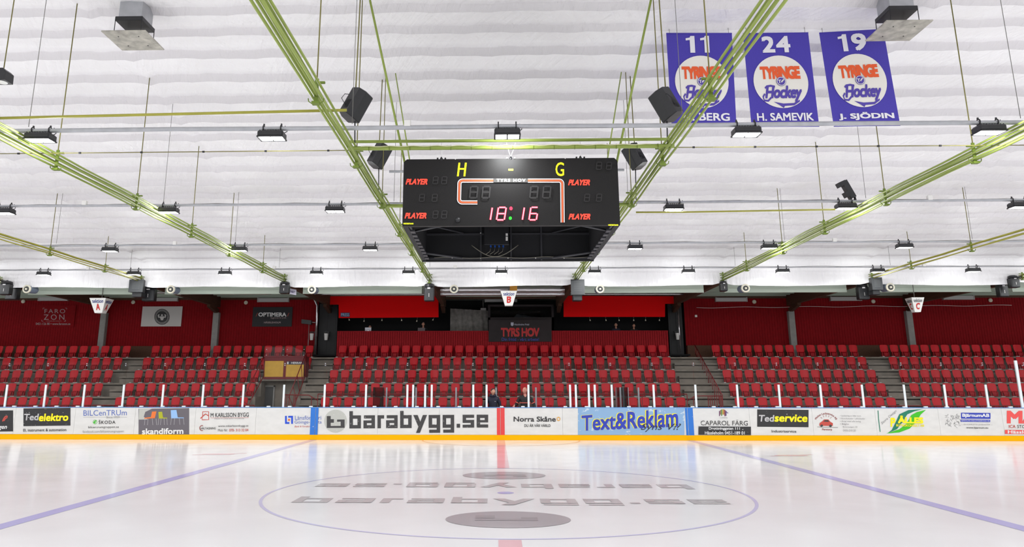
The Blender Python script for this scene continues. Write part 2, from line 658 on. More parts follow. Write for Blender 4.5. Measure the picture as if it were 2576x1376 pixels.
mb = MB()
mb.smooth = True
w = NX + 1
mb.add(vs, [(j * w + i, j * w + i + 1, (j + 1) * w + i + 1, (j + 1) * w + i) for j in range(len(rows) - 1) for i in range(NX) if not (rows[j][0] == rows[j + 1][0] == 's' and abs(rows[j + 1][1] - rows[j][1]) < .001)])
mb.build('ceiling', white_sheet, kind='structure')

# lower roof over the stand, its timber beams and the wall pillars
for k in list(range(-5, -1)) + list(range(0, 4)):
    xa, xb = (TX[k] + .45 if k > -5 else -34), (TX[k + 1] - .45 if k < 3 else 34)
    mb = MB().box(xa, xb, 17.6, 17.66, 6.03, 6.6)
    mb.box(xa, xb, 17.585, 17.6, 6.2, 6.215).box(xa, xb, 17.58, 17.6, 6.03, 6.06)
    mb.build('trim_deck_edge', mat('edge_panel', (214, 226, 210), .55), kind='structure')
MB().box(-36, 36, 16.6, 27.8, 6.86, 6.98).build('ceiling_stand', deck_m, kind='structure')
mb = MB()
for i in range(16):
    mb.box(-36, 36, 17 + i * .55, 17.08 + i * .55, 6.80, 6.86)
mb.build('trim_deck', deck_m, kind='structure')
for k in range(-4, 4):
    MB().box(TX[k] - .11, TX[k] + .11, 16.7, 25.4, 6.28, 6.85).build('beam', brown, kind='structure')
    mb = MB()
    mb.obox((TX[k], 24.55, 6.16), (.09, 0, 0), (0, .62, -.12), (0, .03, .12))
    mb.build('beam_brace', brown, kind='structure')
    if k not in (-2, -1, 0, 1):
        zt_ = at(540, 786, y=25.1).z
        MB().bbox(TX[k] - .16, TX[k] + .16, 25.02, 25.3, 2.9, zt_, .02).build('pillar', pillar_m, kind='structure')
MB().box(-36, 36, 25.27, 25.35, 6.68, 6.86).build('trim_wall_head', brown, kind='structure')


def cladding(x0, x1, y, z0, z1, pitch, depth, name, m):
    mb = MB()
    x = x0
    while x < x1 - .01:
        e = min(x + pitch - .012, x1)
        mb.box(x, e, y, y + depth, z0, z1)
        x += pitch
    mb.box(x0, x1, y + depth * .6, y + depth + .05, z0, z1)
    return mb.build(name, m, kind='structure')


PL, PR = at(800, 800, y=25.3).x, at(1722, 800, y=25.3).x
cladding(-31, PL, 25.3, 3.3, 6.7, .14, .03, 'wall_back_left', red_wall)
cladding(PR, 31, 25.3, 3.3, 6.7, .14, .03, 'wall_back_right', red_wall)
MB().box(-31, PL, 25.05, 25.28, 3.3, 4.18).build('baseboard_back_left', brown, kind='structure')
MB().box(PR, 31, 25.05, 25.28, 3.3, 4.18).build('baseboard_back_right', brown, kind='structure')
# press gallery shell, its dark interior put into the black colour
mb = MB().box(PL, PR, 27.4, 27.6, 2.9, 6.86)
mb.box(PL - .15, PL, 25.35, 27.6, 2.9, 6.86).box(PR, PR + .15, 25.35, 27.6, 2.9, 6.86)
mb.build('wall_back_centre', black_flat, kind='structure')
MB().box(PL, PR, 24.55, 27.4, 3.62, 3.7).build('floor_gallery', black_flat, kind='structure')
GL, GR = at(848, 850, y=24.4).x, at(1681, 850, y=24.4).x
gz = at(1100, 833.5, y=24.4).z
mb = MB()
x = GL
while x < GR - .05:
    mb.box(x, min(x + .085, GR), 24.40, 24.44, 3.3, gz)
    x += .118
mb.box(GL, GR, 24.44, 24.5, 3.3, gz - .02)
mb.box(GL, GR, 24.36, 24.62, gz - .02, gz + .02)
mb.build('wall_gallery_front', red_slat, kind='structure')


def fascia(pts, name):
    mb = MB()
    n = len(pts)
    f = [(at(px, py, y=24.6).x, 24.6, at(px, py, y=24.6).z) for px, py in pts]
    b = [(x, 24.68, z) for x, _, z in f]
    mb.add(f + b, [tuple(range(n)), tuple(range(2 * n - 1, n - 1, -1))] + [(i, (i + 1) % n, n + (i + 1) % n, n + i) for i in range(n)])
    return mb.build(name, red_fascia, kind='structure')


fascia([(822, 745), (1103, 744), (1103, 798), (852, 800), (852, 766), (822, 766)], 'trim_fascia_left')
fascia([(1418, 744), (1706, 745), (1706, 764), (1673, 764), (1673, 797), (1418, 797)], 'trim_fascia_right')

# ------------------------------------------------------------ stand: concrete steps
RY = [20.5, 21.33, 22.15, 22.98, 23.8]
TZ = [.93 + .645 * k for k in range(5)]
XG0, XG1 = -11.75, -9.45          # gangway opening
LA0, LA1 = -9.45, -8.42           # aisle left of the middle block
RA0, RA1 = 8.75, 10.9             # aisle right of it
A0, A1 = -18.85, -17.72
C0, C1 = 18.3, 19.35


def steps(x0, x1, ks, name):
    mb = MB()
    for k in ks:
        y0 = RY[k] - .30
        y1 = RY[k + 1] - .26 if k < 4 else 25.32
        mb.mat(0).box(x0, x1, y0 + .03, y0 + .3, 0, TZ[k] - .15)
        mb.mat(0).box(x0, x1, y0 + .28, y1 + .1, 0, TZ[k] - .07)
        mb.mat(0).box(x0, x1, y0, y1 + .1, TZ[k] - .08, TZ[k])
    return mb.build(name, [concrete, concrete_dk], kind='structure')


steps(-31, XG0, range(5), 'floor_stand_left')
steps(XG0, XG1, (3, 4), 'floor_stand_gangway')
steps(XG1, 31, range(5), 'floor_stand_right')
for nm, x0, x1 in (('left', LA0, LA1), ('right', RA0, RA1), ('far_left', A0, A1), ('far_right', C0, C1)):
    mb = MB()
    for k in range(5):
        y1 = RY[k] - .25
        z = TZ[k] - .32
        mb.box(x0, x1, y1 - .40, y1 - .2, 0 if k == 0 else TZ[k - 1] - .01, z - .14)
        mb.box(x0, x1, y1 - .2, y1, 0 if k == 0 else TZ[k - 1] - .01, z - .06)
        mb.box(x0, x1, y1 - .42, y1, z - .08, z)
        if k == 0:
            mb.box(x0, x1, y1 - .82, y1 - .38, 0, z - .38).box(x0, x1, y1 - .86, y1 - .38, z - .38, z - .32)
    mb.build('stairs_' + nm, concrete, kind='structure')
# gangway walls under the stand
mb = MB()
for ya, yb, zz in ((20.2, 21.03, TZ[0]), (21.03, 21.85, TZ[1]), (21.85, 22.7, TZ[2])):
    mb.box(XG0 - .02, XG0 + .16, ya, yb, 0, zz).box(XG1 - .16, XG1 + .02, ya, yb, 0, zz)
mb.box(XG0, XG1, 22.6, 22.75, 0, 2.45)
mb.box(XG0, XG1, 21.9, 22.7, 2.32, 2.5)
mb.build('wall_gangway', concrete, kind='structure')

# ------------------------------------------------------------ rink boards, adverts
HB = 1.237
BOARDS = thing('rink_boards', 'long white rink boards with printed adverts, yellow kick plate and blue cap rail', 'rink boards', (0, 15, 0))
mb = MB()
for i in range(24):
    x = -28.8 + i * 2.4
    mb.box(x + .003, x + 2.397, 15.0, 15.03, .2, HB - .03)
mb.box(-28.8, 28.8, 15.03, 15.1, .0, HB - .04)
mb.build('board_panel', hdpe, BOARDS)
MB().bbox(-28.8, 28.8, 14.975, 15.03, .0, .192, .008).build('kick_plate', yellow_k, BOARDS)
MB().bbox(-28.8, 28.8, 14.985, 15.13, HB - .024, HB, .006).build('cap_rail', blue_cap, BOARDS)
YA = 14.994
BT = [(-200, 1015), (0, 1017), (650, 1025.5), (1200, 1028.7), (1800, 1029), (2576, 1022), (2800, 1019)]
BB = [(-200, 1094), (0, 1097), (650, 1107), (1200, 1112.5), (1850, 1112.5), (2576, 1107), (2800, 1104)]


def itp(t, x):
    for (a, b), (c, d) in zip(t, t[1:]):
        if x <= c:
            return b + (d - b) * (x - a) / (c - a)
    return t[-1][1]


def bp(px, py):
    """point of the board face seen at (px, py)"""
    f = (py - itp(BT, px)) / (itp(BB, px) - itp(BT, px))
    return at(px, py, y=15).x, HB * (1 - f)


class Ad:
    def __init__(self, name, label):
        self.n, self.label = name, label
        self.root, self.d, self.k = None, 0.0, 0

    def fr(self):
        self.d += .0012
        y = YA - self.d
        return lambda u, v: (bp(u, v)[0], y, bp(u, v)[1])

    def part(self, mb, m, name='artwork', root=False):
        if self.root is None:
            self.root = mb.build(self.n, m, BOARDS)
            self.root['label'] = self.label
        else:
            mb.build(name, m, self.root)
        return self

    def panel(self, x0, y0, x1, y1, m, name='backing'):
        return self.part(MB().rect(self.fr(), x0, y1, x1, y0), m, name)

    def text(self, s, x0, y0, x1, y1, m, bold=0.0, shear=0.0, sp=1.0, warp=None):
        self.part(MB().text(self.fr(), s, x0, y1, x1, y0, bold, shear, warp, sp), m, 'lettering')
        self.d += .0034 if bold >= .006 else 0
        return self

    def shape(self, pts, m, name='artwork'):
        return self.part(MB().poly(self.fr(), pts), m, name)


k_black = worn('print_black', (40, 39, 40), amount=.64, scale=7)
k_dark = worn('print_charcoal', (58, 56, 56), amount=.63, scale=8)
k_grey = mat('print_grey', (150, 148, 148), .5)
k_lgrey = worn('print_light_grey', (190, 190, 182), amount=.62)
k_white = mat('print_white', (235, 234, 232), .5)
k_silver = mat('print_silver', (196, 194, 194), .5)
k_yellow = mat('print_yellow', (252, 236, 10), .45)
k_blue = mat('print_blue', (96, 116, 186), .5)
k_rblue = mat('print_royal_blue', (22, 74, 206), .45)
k_tblue = worn('print_deep_blue', (44, 62, 176), (150, 160, 200), .66)
k_red = mat('print_red', (196, 74, 62), .5)
k_dred = mat('print_dark_red', (150, 50, 44), .5)
k_green = mat('print_green', (60, 190, 24), .5)
k_dgreen = mat('print_dark_green', (14, 122, 92), .5)
k_orange = mat('print_orange', (236, 120, 50), .5)
k_lime = mat('print_lime', (176, 178, 30), .5)
k_sky = mat('print_sky', (150, 190, 235), .5)
k_gold = mat('print_gold', (232, 170, 60), .5)
stripe_b = worn('board_stripe_blue', (40, 116, 205), amount=.67, scale=5)
stripe_r = worn('board_stripe_red', (226, 66, 66), amount=.7, scale=5)

# leftmost, cut by the frame
a = Ad('advert', 'black advert with a red swirl at the left end')
a.panel(-70, 1026, 34, 1078, k_black).text('ligen', -8, 1061, 19, 1075, k_white, .02, .3)
a.part(MB().stroke(a.fr(), [(8, 1053), (11, 1046), (15, 1041), (20, 1040), (19, 1044), (15, 1046), (11, 1052)], 3.0), k_red, 'emblem')
a = Ad('advert', 'black panel with grey and yellow words and line below')
a.panel(60, 1021.5, 178, 1065.5, k_black)
a.text('Ted', 62, 1035, 99, 1051.5, k_silver, .03, .12).text('elektro', 99, 1035, 173, 1054, k_yellow, .045, .12)
a.text('El, instrument & automation', 60, 1072, 168, 1080, k_dark, .012)
a = Ad('advert', 'blue capitals over a small green badge and grey lines')
a.text('BILCenTRUm', 210.5, 1028, 319.5, 1042, k_blue, .005)
a.part(MB().stroke(a.fr(), [(210, 1045), (320, 1046.5)], .5), k_grey, 'rule_line')
a.text('Since 1959', 268, 1043.5, 301, 1049, k_grey)
a.part(MB().ring(a.fr(), 239.8, 1057.5, 4.6, 5.4, 28).stroke(a.fr(), [(236.5, 1060), (239, 1056), (243, 1054.5)], 2.6).stroke(a.fr(), [(238, 1060.5), (241.5, 1058.5)], 2), k_green, 'badge')
a.text('ŠKODA', 249, 1052.5, 291, 1062.5, k_dark, .01, sp=1.15)
a.text('bilcentrumgruppen.se', 223, 1067.5, 300, 1074.5, k_dark, .0).text('facebook.com/bilcentrumgruppen', 209, 1078, 312, 1085.5, k_grey)
a = Ad('advert', 'dark photo panel of orange, yellow and blue chairs')
a.panel(349, 1026, 476, 1092, worn('print_photo_grey', (104, 98, 104), amount=.66, scale=6))
a.shape([(349.5, 1053), (350.5, 1026.3), (383, 1026.3), (366, 1034), (362, 1046), (372, 1053)], k_lgrey, 'photo_wall')
for dx, w, hb_, c, side in ((0, 31, 18, k_orange, 1), (0, 23, 16, k_lime, 0), (0, 34, 20, k_sky, 0)):
    x0 = {31: 363, 23: 398, 34: 429}[w]
    mb = MB()
    f = a.fr()
    if side:
        mb.poly(f, [(x0, 1051), (x0 + 27, 1050), (x0 + 31, 1033), (x0 + 20, 1033.5), (x0 + 17, 1047), (x0 + 1, 1048.5)])
    else:
        mb.poly(f, [(x0 + 2, 1051), (x0 + w, 1051), (x0 + w, 1049), (x0 + w * .55, 1048.6), (x0 + w * .45, 1050 - hb_), (x0 + 1, 1050.5 - hb_)])
    a.part(mb, c, 'chair_picture')
    mb = MB()
    f = a.fr()
    for fx in (.08, .33, .66, .97):
        mb.stroke(f, [(x0 + w * fx, 1051), (x0 + w * (fx + (.05 if fx > .5 else -.06)), 1067)], .7)
    a.part(mb, k_silver, 'chair_legs')
a.text('skandiform', 358, 1075, 462, 1090, k_white, .04)
a = Ad('advert', 'red house outline beside dark builder lettering and phone number')
f = a.fr()
a.part(MB().stroke(f, [(510, 1048), (510, 1035.5), (525, 1035.5), (525, 1055.5), (508.5, 1055.5), (508.5, 1049)], 2).stroke(f, [(504.5, 1052), (517, 1041), (525, 1046)], 2.4), k_red, 'house_emblem')
a.text('M KARLSSON BYGG', 530, 1039, 626, 1049.5, k_dark, .012)
a.part(MB().stroke(a.fr(), [(530, 1051), (626, 1051.8)], .6), k_red, 'rule_line')
a.text('MED KUNDEN I FOKUS', 540, 1052.5, 614, 1055, k_grey).text('HÅLTAGNING', 505, 1073, 543, 1079.5, k_dark, .01)
a.part(MB().ring(a.fr(), 509, 1076, 5.5, 7, 24, 70, 290), k_dred, 'saw_emblem')
a.text('www.mkarlssonbygg.se', 549, 1069, 625, 1075.5, k_dark).text('Mob Nr:', 549, 1079, 573, 1085, k_dark).text('070- 313 32 04', 577, 1079, 625, 1085.5, k_red, .01)
a = Ad('advert', 'blue square emblem beside blue serif words crossed by stripe')
f = a.fr()
mb = MB()
for q in ((717, 1068, 721.5, 1048), (717, 1068, 728, 1063.5), (725, 1052.5, 737, 1048), (732.5, 1068, 737, 1048)):
    mb.rect(f, *q)
a.part(mb, k_rblue, 'emblem').part(MB().rect(a.fr(), 724.5, 1060.5, 729.5, 1055.5), k_orange, 'emblem_centre')
a.text('Länsförsäkri', 742, 1047.5, 808, 1058, k_blue).text('Göinge-Krista', 741, 1059.5, 809, 1070, k_blue).text('Bank & Försäkring', 741, 1072.5, 786, 1078, k_red, 0, .3)
a = Ad('advert', 'large black block web address with round ball emblem')
a.part(MB().disc(a.fr(), 844, 1062, 28.5, 29), k_lgrey, 'ball')
f = a.fr()
mb = MB()
for q in ((822, 1079, 832, 1049), (822, 1079, 867, 1074), (857, 1079, 867, 1059), (822, 1066, 840, 1057), (848, 1063.5, 867, 1058)):
    mb.rect(f, *q)
a.part(mb, k_dark, 'ball_letter')
f = a.fr()
f2 = lambda u, v: f(u, 1093 + 1037 - v)
a.part(bara(MB(), f2, 879, 1037, 1228, 1093), k_dark, 'lettering')
a = Ad('advert', 'black slab lettering with a small golden leaf')
a.text('Norra Skåne', 1292, 1052.5, 1398, 1065.5, k_dark, .035).text('DU ÄR VÅR VÄRLD', 1319, 1070, 1385, 1079, k_dark, .012)
mb = MB()
f = a.fr()
for q in range(9):
    t = q * .7
    mb.disc(f, 1405 + 3.6 * math.cos(t), 1058.5 + 4.4 * math.sin(t), 1.5, 1.2, 8)
a.part(mb, k_gold, 'leaf_emblem')
a = Ad('advert', 'light blue panel with big tilted blue and yellow lettering')
sky_p = worn('print_sky_panel', (140, 176, 212), (200, 214, 226), .58, 3)
a.panel(1454, 1030.5, 1722, 1098.5, sky_p)
for m, b, d in ((k_yellow, .065, -1.2), (k_tblue, .032, 0)):
    a.text('Text&Reklam', 0, 0, 0, 0, m, b, 0, warp=lambda x, y, d=d: (1463 + 243 * x + d, 1089 + d * .6 - 11 * x + 0 - y * (39 + 9 * x)))
a.text('Syns Vi?', 1612, 1070, 1713, 1091, k_black, -.005, .35)
a = Ad('advert', 'striped elephant above thin capitals and black address panel')
cols = [(110, 60, 100), (150, 110, 70), (90, 130, 70), (190, 170, 60), (180, 100, 50), (130, 60, 70), (90, 60, 120)]
for i, c in enumerate(cols):
    x0 = 1809 + i * 2.7
    top = 1043 - 9.5 * math.sin(math.pi * (i + .9) / 8) ** .6
    bot = (1051, 1047, 1050.5, 1047, 1047, 1051, 1050)[i]
    a.part(MB().rect(a.fr(), x0, bot, x0 + 2.3, top), mat('print_stripe_%s' % 'abcdefg'[i], c, .5), 'elephant_stripe')
a.part(MB().stroke(a.fr(), [(1826, 1038), (1829, 1042), (1832, 1043)], 1.6), mat('print_stripe_g', cols[6], .5), 'elephant_trunk')
a.text('CAPAROL', 1811, 1053.5, 1831, 1056.5, k_grey).text('CAPAROL FÄRG', 1763, 1060, 1881, 1074, k_dark, -.012)
a.panel(1757, 1077, 1889, 1098, k_black).text('Drottninggatan 111', 1783, 1078.5, 1861, 1087, k_white, .02).text('Hässleholm 0451-189 01', 1773, 1089, 1873, 1097, k_white, .02)
a = Ad('advert', 'black panel with grey and yellow words over one small line')
a.panel(1905, 1033, 2034, 1077, k_black)
a.text('Ted', 1909, 1047, 1948, 1064, k_silver, .03, .1).text('service', 1948, 1045, 2031, 1064, k_yellow, .045, .1)
a.text('Industriservice', 1941, 1084.5, 2003, 1091, k_dark, .01)
a = Ad('advert', 'red car drawing under arched words with grey lines')
a.text('Mickes Lackservice AB', 0, 0, 0, 0, k_dred, .01, warp=lambda x, y: (2078 + (26 + 5 * y) * math.cos(math.radians(158 - 136 * x)), 1066 - (22 + 5 * y) * math.sin(math.radians(158 - 136 * x))))
f = a.fr()
a.part(MB().poly(f, [(2061, 1073), (2062, 1066), (2068, 1062), (2073, 1057), (2084, 1057), (2089, 1063), (2095, 1066), (2095, 1073)]), k_red, 'car_body')
f = a.fr()
a.part(MB().poly(f, [(2071, 1062.5), (2075, 1058.5), (2083, 1058.5), (2086, 1063)]).disc(f, 2067, 1073, 3.4, 3.2, 14).disc(f, 2089, 1073, 3.4, 3.2, 14).stroke(f, [(2056, 1076), (2108, 1077)], .8), k_dark, 'car_details')
f = a.fr()
mb = MB()
for t in (40, 65, 90, 115, 140):
    c_, s_ = math.cos(math.radians(t)), math.sin(math.radians(t))
    mb.stroke(f, [(2078 + 13 * c_, 1062 - 12 * s_), (2078 + 18 * c_, 1062 - 17 * s_)], .8)
a.part(mb, k_dred, 'rays').text('Perstorp', 2068, 1079.5, 2093, 1086, k_dred, .01)
for i, (s, x1) in enumerate((('• Lackering av bilar m.m.', 2166), ('• Krockskador / plåtskador', 2176), ('• Avtal med alla bolag', 2165), ('• Bilglas', 2135))):
    a.text(s, 2113, 1045 + i * 7, x1, 1050 + i * 7, k_grey)
a.text('Bokarevägen 20', 2120, 1073.5, 2156, 1078, k_grey).text('0435-210 20', 2120, 1081.5, 2152, 1086.5, k_grey)
a = Ad('advert', 'green leaf swoosh with yellow letters beside dark upright bar')
a.part(MB().stroke(a.fr(), [(2208.5, 1033), (2210, 1055), (2214, 1087)], 2), k_dgreen, 'side_bar')
a.part(MB().poly(a.fr(), [(2233, 1090), (2243, 1082), (2252, 1064), (2262, 1042), (2285, 1031), (2312, 1029), (2322, 1028), (2300, 1034), (2282, 1042), (2270, 1062), (2256, 1080)]), k_dgreen, 'swoosh')
a.part(MB().poly(a.fr(), [(2229, 1091), (2262, 1080), (2280, 1066), (2292, 1044), (2306, 1036), (2329, 1030), (2316, 1042), (2304, 1062), (2288, 1078), (2262, 1088)]), k_green, 'swoosh')
a.text('Store Design', 0, 0, 0, 0, k_grey, 0, .25, warp=lambda x, y: (2220 + 37 * x - 5 * y, 1070 - 34 * x - 6 * y))
a.text('P', 2240, 1051, 2252, 1074, k_yellow, .06).text('ÅLLES', 2258, 1045, 2322, 1065, k_yellow, .06).text('BUTIKSKONSULT AB', 2254, 1067, 2324, 1073, k_yellow, .03)
a = Ad('advert', 'blue plate with white words beside a grey figure sketch')
f = a.fr()
mb = MB()
rnd = random.Random(4)
for i in range(46):
    x, y = 2395 + rnd.uniform(-18, 18), 1056 + rnd.uniform(-16, 16)
    mb.stroke(f, [(x, y), (x + rnd.uniform(-4, 4), y + rnd.uniform(-5, 5)), (x + rnd.uniform(-5, 5), y + rnd.uniform(-2, 7))], .7)
a.part(mb, k_grey, 'sketch')
a.panel(2417, 1036.5, 2491, 1051.5, k_tblue).text('BjärnumAB', 2420, 1038.5, 2488, 1049.5, k_white, .035)
a.panel(2416, 1054, 2490, 1059.5, k_tblue).text('BJÄRNUMS INDUSTRISERVICE AB', 2418, 1055, 2488, 1058.5, k_white)
a.text('— EN KOMPLETTA LEVERANTÖR —', 2417, 1064, 2496, 1068, k_grey).text('www.bjarnum.eu', 2430, 1072, 2485, 1077.5, k_dark, .01)
a = Ad('advert', 'large red capitals over a worn red bar, right end')
a.text('MAXI', 2532, 1030, 2660, 1062.5, worn('print_worn_red', (236, 84, 80), amount=.66), .06)
a.text('ICA', 2537, 1066, 2554, 1074, k_red, .01).text('STORMARKNAD', 2558, 1066, 2640, 1074, k_dark, -.01)
a.panel(2527, 1079, 2660, 1089, worn('print_worn_red', (236, 84, 80))).text('Hässleholm', 2534, 1080, 2620, 1088, k_white, .03)
# line stripes that run up the boards
for x, m, lb in ((-7.29, stripe_b, 'blue line stripe near the block web address'), (7.29, stripe_b, 'blue line stripe beside the striped elephant advert'), (0, stripe_r, 'red centre line stripe')):
    mb = MB()
    fr = xz(YA - (.018 if x < 0 else .004))
    s = 1 if x >= 0 else -1
    mb.rect(fr, x - .15, .192, x - .015 + (.05 if x < 0 else -.05 if x > 0 else 0), HB - .024)
    mb.rect(fr, x + (.05 if x < 0 else -.05 if x > 0 else .0) + .0, .192, x + .15, HB - .024)
    o = mb.build('line_stripe', m, BOARDS)
    o['label'] = lb
# pale clamps along the cap rail
mb_c = []
for i in range(48):
    px = 12 + 53.4 * i
    x = at(px + 22, 1024, y=15).x
    MB().bbox(x - .07, x + .07, 15.0, 15.1, HB - .005, HB + .045, .008).build('clamp', white_p, BOARDS)

# ------------------------------------------------------------ glass above the boards
posts = [-300, -196, -92, 12, 110, 208, 307, 407, 508, 609.5, 712, 815, 919.5, 1024, 1038.5, 1069, 1085.5, 1190.5, 1224.2, 1330, 1435.4, 1449.8, 1482.6, 1497.8, 1540.7, 1646.6, 1752.6, 1858, 1963.5, 2068.5, 2174, 2280, 2382, 2487, 2592, 2696, 2800, 2904]
PXW = []
np_ = 0
for i, px in enumerate(posts):
    x = at(px, itp(BT, px), y=15.05).x
    PXW.append(x)
    if px < 0 or px > 2576:
        continue
    np_ += 1
    mb = MB().bbox(x - .038, x + .038, 15.03, 15.09, HB - .03, HB + .86, .006)
    o = mb.build('glass_post', post_m, loc=(x, 15.06, HB))
    tag(o, 'white upright glass post on the boards, %s from the left' % ORD[np_], 'glass post', 'white glass posts along the boards')
x = at(2572, 1022, y=15.06).x
o = MB().bbox(x - .045, x + .045, 15.02, 15.1, HB - .02, HB + 1.78, .006).build('glass_post', post_m, loc=(x, 15.06, HB))
tag(o, 'taller white glass post on the boards at the right frame edge', 'glass post')
ng = 0
for i in range(len(PXW) - 1):
    x0, x1 = PXW[i] + .042, PXW[i + 1] - .042
    if x1 - x0 < .45 or posts[i] in (1224.2,):
        continue
    seen = posts[i + 1] > 0 and posts[i] < 2576
    ng += seen
    lab = 'clear pane of rink glass above the boards, %s from the left' % ORD[ng]
    if not seen:
        lab = 'clear pane of rink glass past the %s frame edge, %s' % (('left', 'farthest') if i == 0 else ('left', 'nearest') if posts[i] < 0 else ('right', ('nearest', 'middle', 'farthest')[i - len(posts) + 4]))
    g = thing('rink_glass', lab, 'glass pane', ((x0 + x1) / 2, 15.06, HB), 'glass panes along the boards')
    MB().box(x0, x1, 15.054, 15.066, HB, HB + 1.74).build('sheet', pane_m, g)
    MB().bbox(x1 - .02, x1 + .075, 15.04, 15.08, HB + 1.58, HB + 1.72, .01).build('clip', plexi, g)
    MB().box(x1 + .01, x1 + .045, 15.035, 15.04, HB + 1.67, HB + 1.70).box(x1 + .01, x1 + .045, 15.035, 15.04, HB + 1.60, HB + 1.63).build('bolt', galv, g)
# team benches: grey posts standing behind the boards
gp = [(948.5, 16.4, 1), (955, 17.4, 1), (960, 18.3, 1), (973, 19.0, .8), (1047, 18.9, .8), (1147.5, 17.8, .9), (1248, 18.6, .9), (1348, 17.6, .9), (1550, 18.2, .9), (1560, 16.6, .9), (1564, 17.4, .9), (1578.5, 17.2, .9), (1605.5, 18, .9)]
for i, (px, y, s) in enumerate(gp):
    p = at(px, 974, y=y)
    t = at(px, 974.5, y=y).z
    o = MB().bbox(p.x - .035, p.x + .035, y - .03, y + .03, 0, 2.0, .006).build('bench_post', post_g, loc=(p.x, y, 0))
    tag(o, 'grey bench partition post standing behind the glass, %s from the left' % ORD[i + 1], 'post', 'grey bench posts behind the boards')
for i, (px, y0, y1) in enumerate(((955, 15.2, 18.3), (1562, 15.2, 18.3))):
    x = at(px, 974, y=16.8).x
    o = MB().box(x - .006, x + .006, y0, y1, .1, 2.0).build('bench_partition', pane_m, loc=(x, y0, .1))
    tag(o, 'clear partition pane of the %s team bench' % ('left' if i == 0 else 'right'), 'glass pane')

# ------------------------------------------------------------ seats
def seat_parts(cx, cy, cz):
    """backrest, tipped-up pan, plate of one seat standing at (cx, cy, cz)"""
    b = MB()
    b.smooth = True
    W, n = .205, 9

    def half(z):                       # half width of the shell at height z (0..1)
        if z > .8:
            return W * (1 - .16 * ((z - .8) / .2) ** 2.2)
        if z < .35:
            return W * (.80 + .20 * (z / .35) ** .6)
        return W
    rings = []
    for zt in (0, .06, .2, .4, .6, .8, .9, .97, 1.0):
        h = half(zt)
        z = cz + .25 + .375 * zt
        y0 = cy + .02 + .07 * zt
        ring = []
        for k in range(n):
            u = -1 + 2 * k / (n - 1)
            zz = z + (-.05 * (1 - u * u) * (1 - zt) ** 2) - (.02 * abs(u) ** 3 if zt > .85 else 0)
            ring.append((cx + h * u, y0 + .045 * (1 - u * u), zz))
        rings.append(ring)
    fr_, bk = [], []
    allv, fs = [], []
    for r in rings:
        allv += r
    m = len(allv)
    allv += [(x, y + .018, z) for x, y, z in allv]
    R = len(rings)
    for i in range(R - 1):
        for k in range(n - 1):
            a = i * n + k
            fs.append((a, a + 1, a + n + 1, a + n))
            fs.append((m + a, m + a + n, m + a + n + 1, m + a + 1))
    for i in range(R - 1):
        for k in (0, n - 1):
            a = i * n + k
            fs.append((a, a + n, m + a + n, m + a))
    for i in (0, R - 1):
        for k in range(n - 1):
            a = i * n + k
            fs.append((a, a + 1, m + a + 1, m + a))
    b.add(allv, fs)
    p = MB()
    p.loft([[(cx - w_, y, z), (cx + w_, y, z), (cx + w_, y + t, z), (cx - w_, y + t, z)] for w_, y, z, t in ((.075, cy - .07, cz + .03, .06), (.095, cy - .085, cz + .12, .07), (.10, cy - .07, cz + .2, .07), (.10, cy - .02, cz + .27, .06))])
    for s in (-1, 1):
        p.box(cx + s * .155 - .022, cx + s * .155 + .022, cy - .05, cy + .04, cz + .06, cz + .24)
    p.box(cx - .17, cx + .17, cy - .03, cy + .03, cz + .02, cz + .06)
    q = MB()
    for s in (-1, 1):
        q.bbox(cx + s * .225 - .058, cx + s * .225 + .058, cy - .27, cy + .02, cz + .0, cz + .035, .006)
    return b, p, q


def seat_proto():
    t = thing('stadium_seat', '', 'seat', (0, 0, 0), 'red stadium seats in the stand')
    b, p, q = seat_parts(0, 0, 0)
    b.build('backrest', red_seat, t)
    p.build('seat_pan', red_seat_dk, t)
    q.build('mounting_plate', plate_m, t)
    return t


ROWN = ['front row', 'second row', 'third row', 'fourth row', 'top row']
blocks = [
    ('far left block', [(-28, 220, 10), (-0.5 - 26.7, 246, 11), (7.5 - 26.3, 270.8, 11), (12.6 - 25.7, 295, 12), (20 - 24.8, 317, 13)]),
    ('left block', [(299, 612, 12), (324.8, 629, 12), (347, 640, 12), (368.4, 773, 16), (390.4, 778, 16)]),
    ('middle block', [(817.5, 1714, 31), (828.4, 1700.9, 31), (839.7, 1688.8, 31), (849, 1677.7, 31), (861, 1668, 31)]),
    ('right block', [(1861, 2244, 14), (1846, 2218.7, 14), (1830, 2193.7, 14), (1815, 2170.5, 14), (1801.8, 2148, 14)]),
    ('far right block', [(2330, 2560.5, 9), (2302, 2582, 11), (2275, 2572, 12), (2249, 2570.6, 13), (2225, 2562, 14)]),
]
spots = []
rs = random.Random(5)
for bn, rows_ in blocks:
    for k, (p0, p1, n) in enumerate(rows_):
        z = TZ[k] + .45
        py = 1010 - 33 * k
        xa, xb = at(p0, py, y=RY[k]).x, at(p1, py, y=RY[k]).x
        for i in range(n):
            x = xa + (xb - xa) * i / max(1, n - 1)
            if k == 3 and bn == 'left block' and XG0 + .2 < x < XG1 - .1 and False:
                continue
            spots.append(((Vector((x, RY[k], TZ[k])) - Vector(CP)).length, bn, k, i, n, x))
spots.sort()
proto, kids = seat_proto(), None
kids = list(proto.children)
used = False
SEAT_W = {'far left block': .475, 'left block': .475}
rest = [MB(), MB(), MB()]
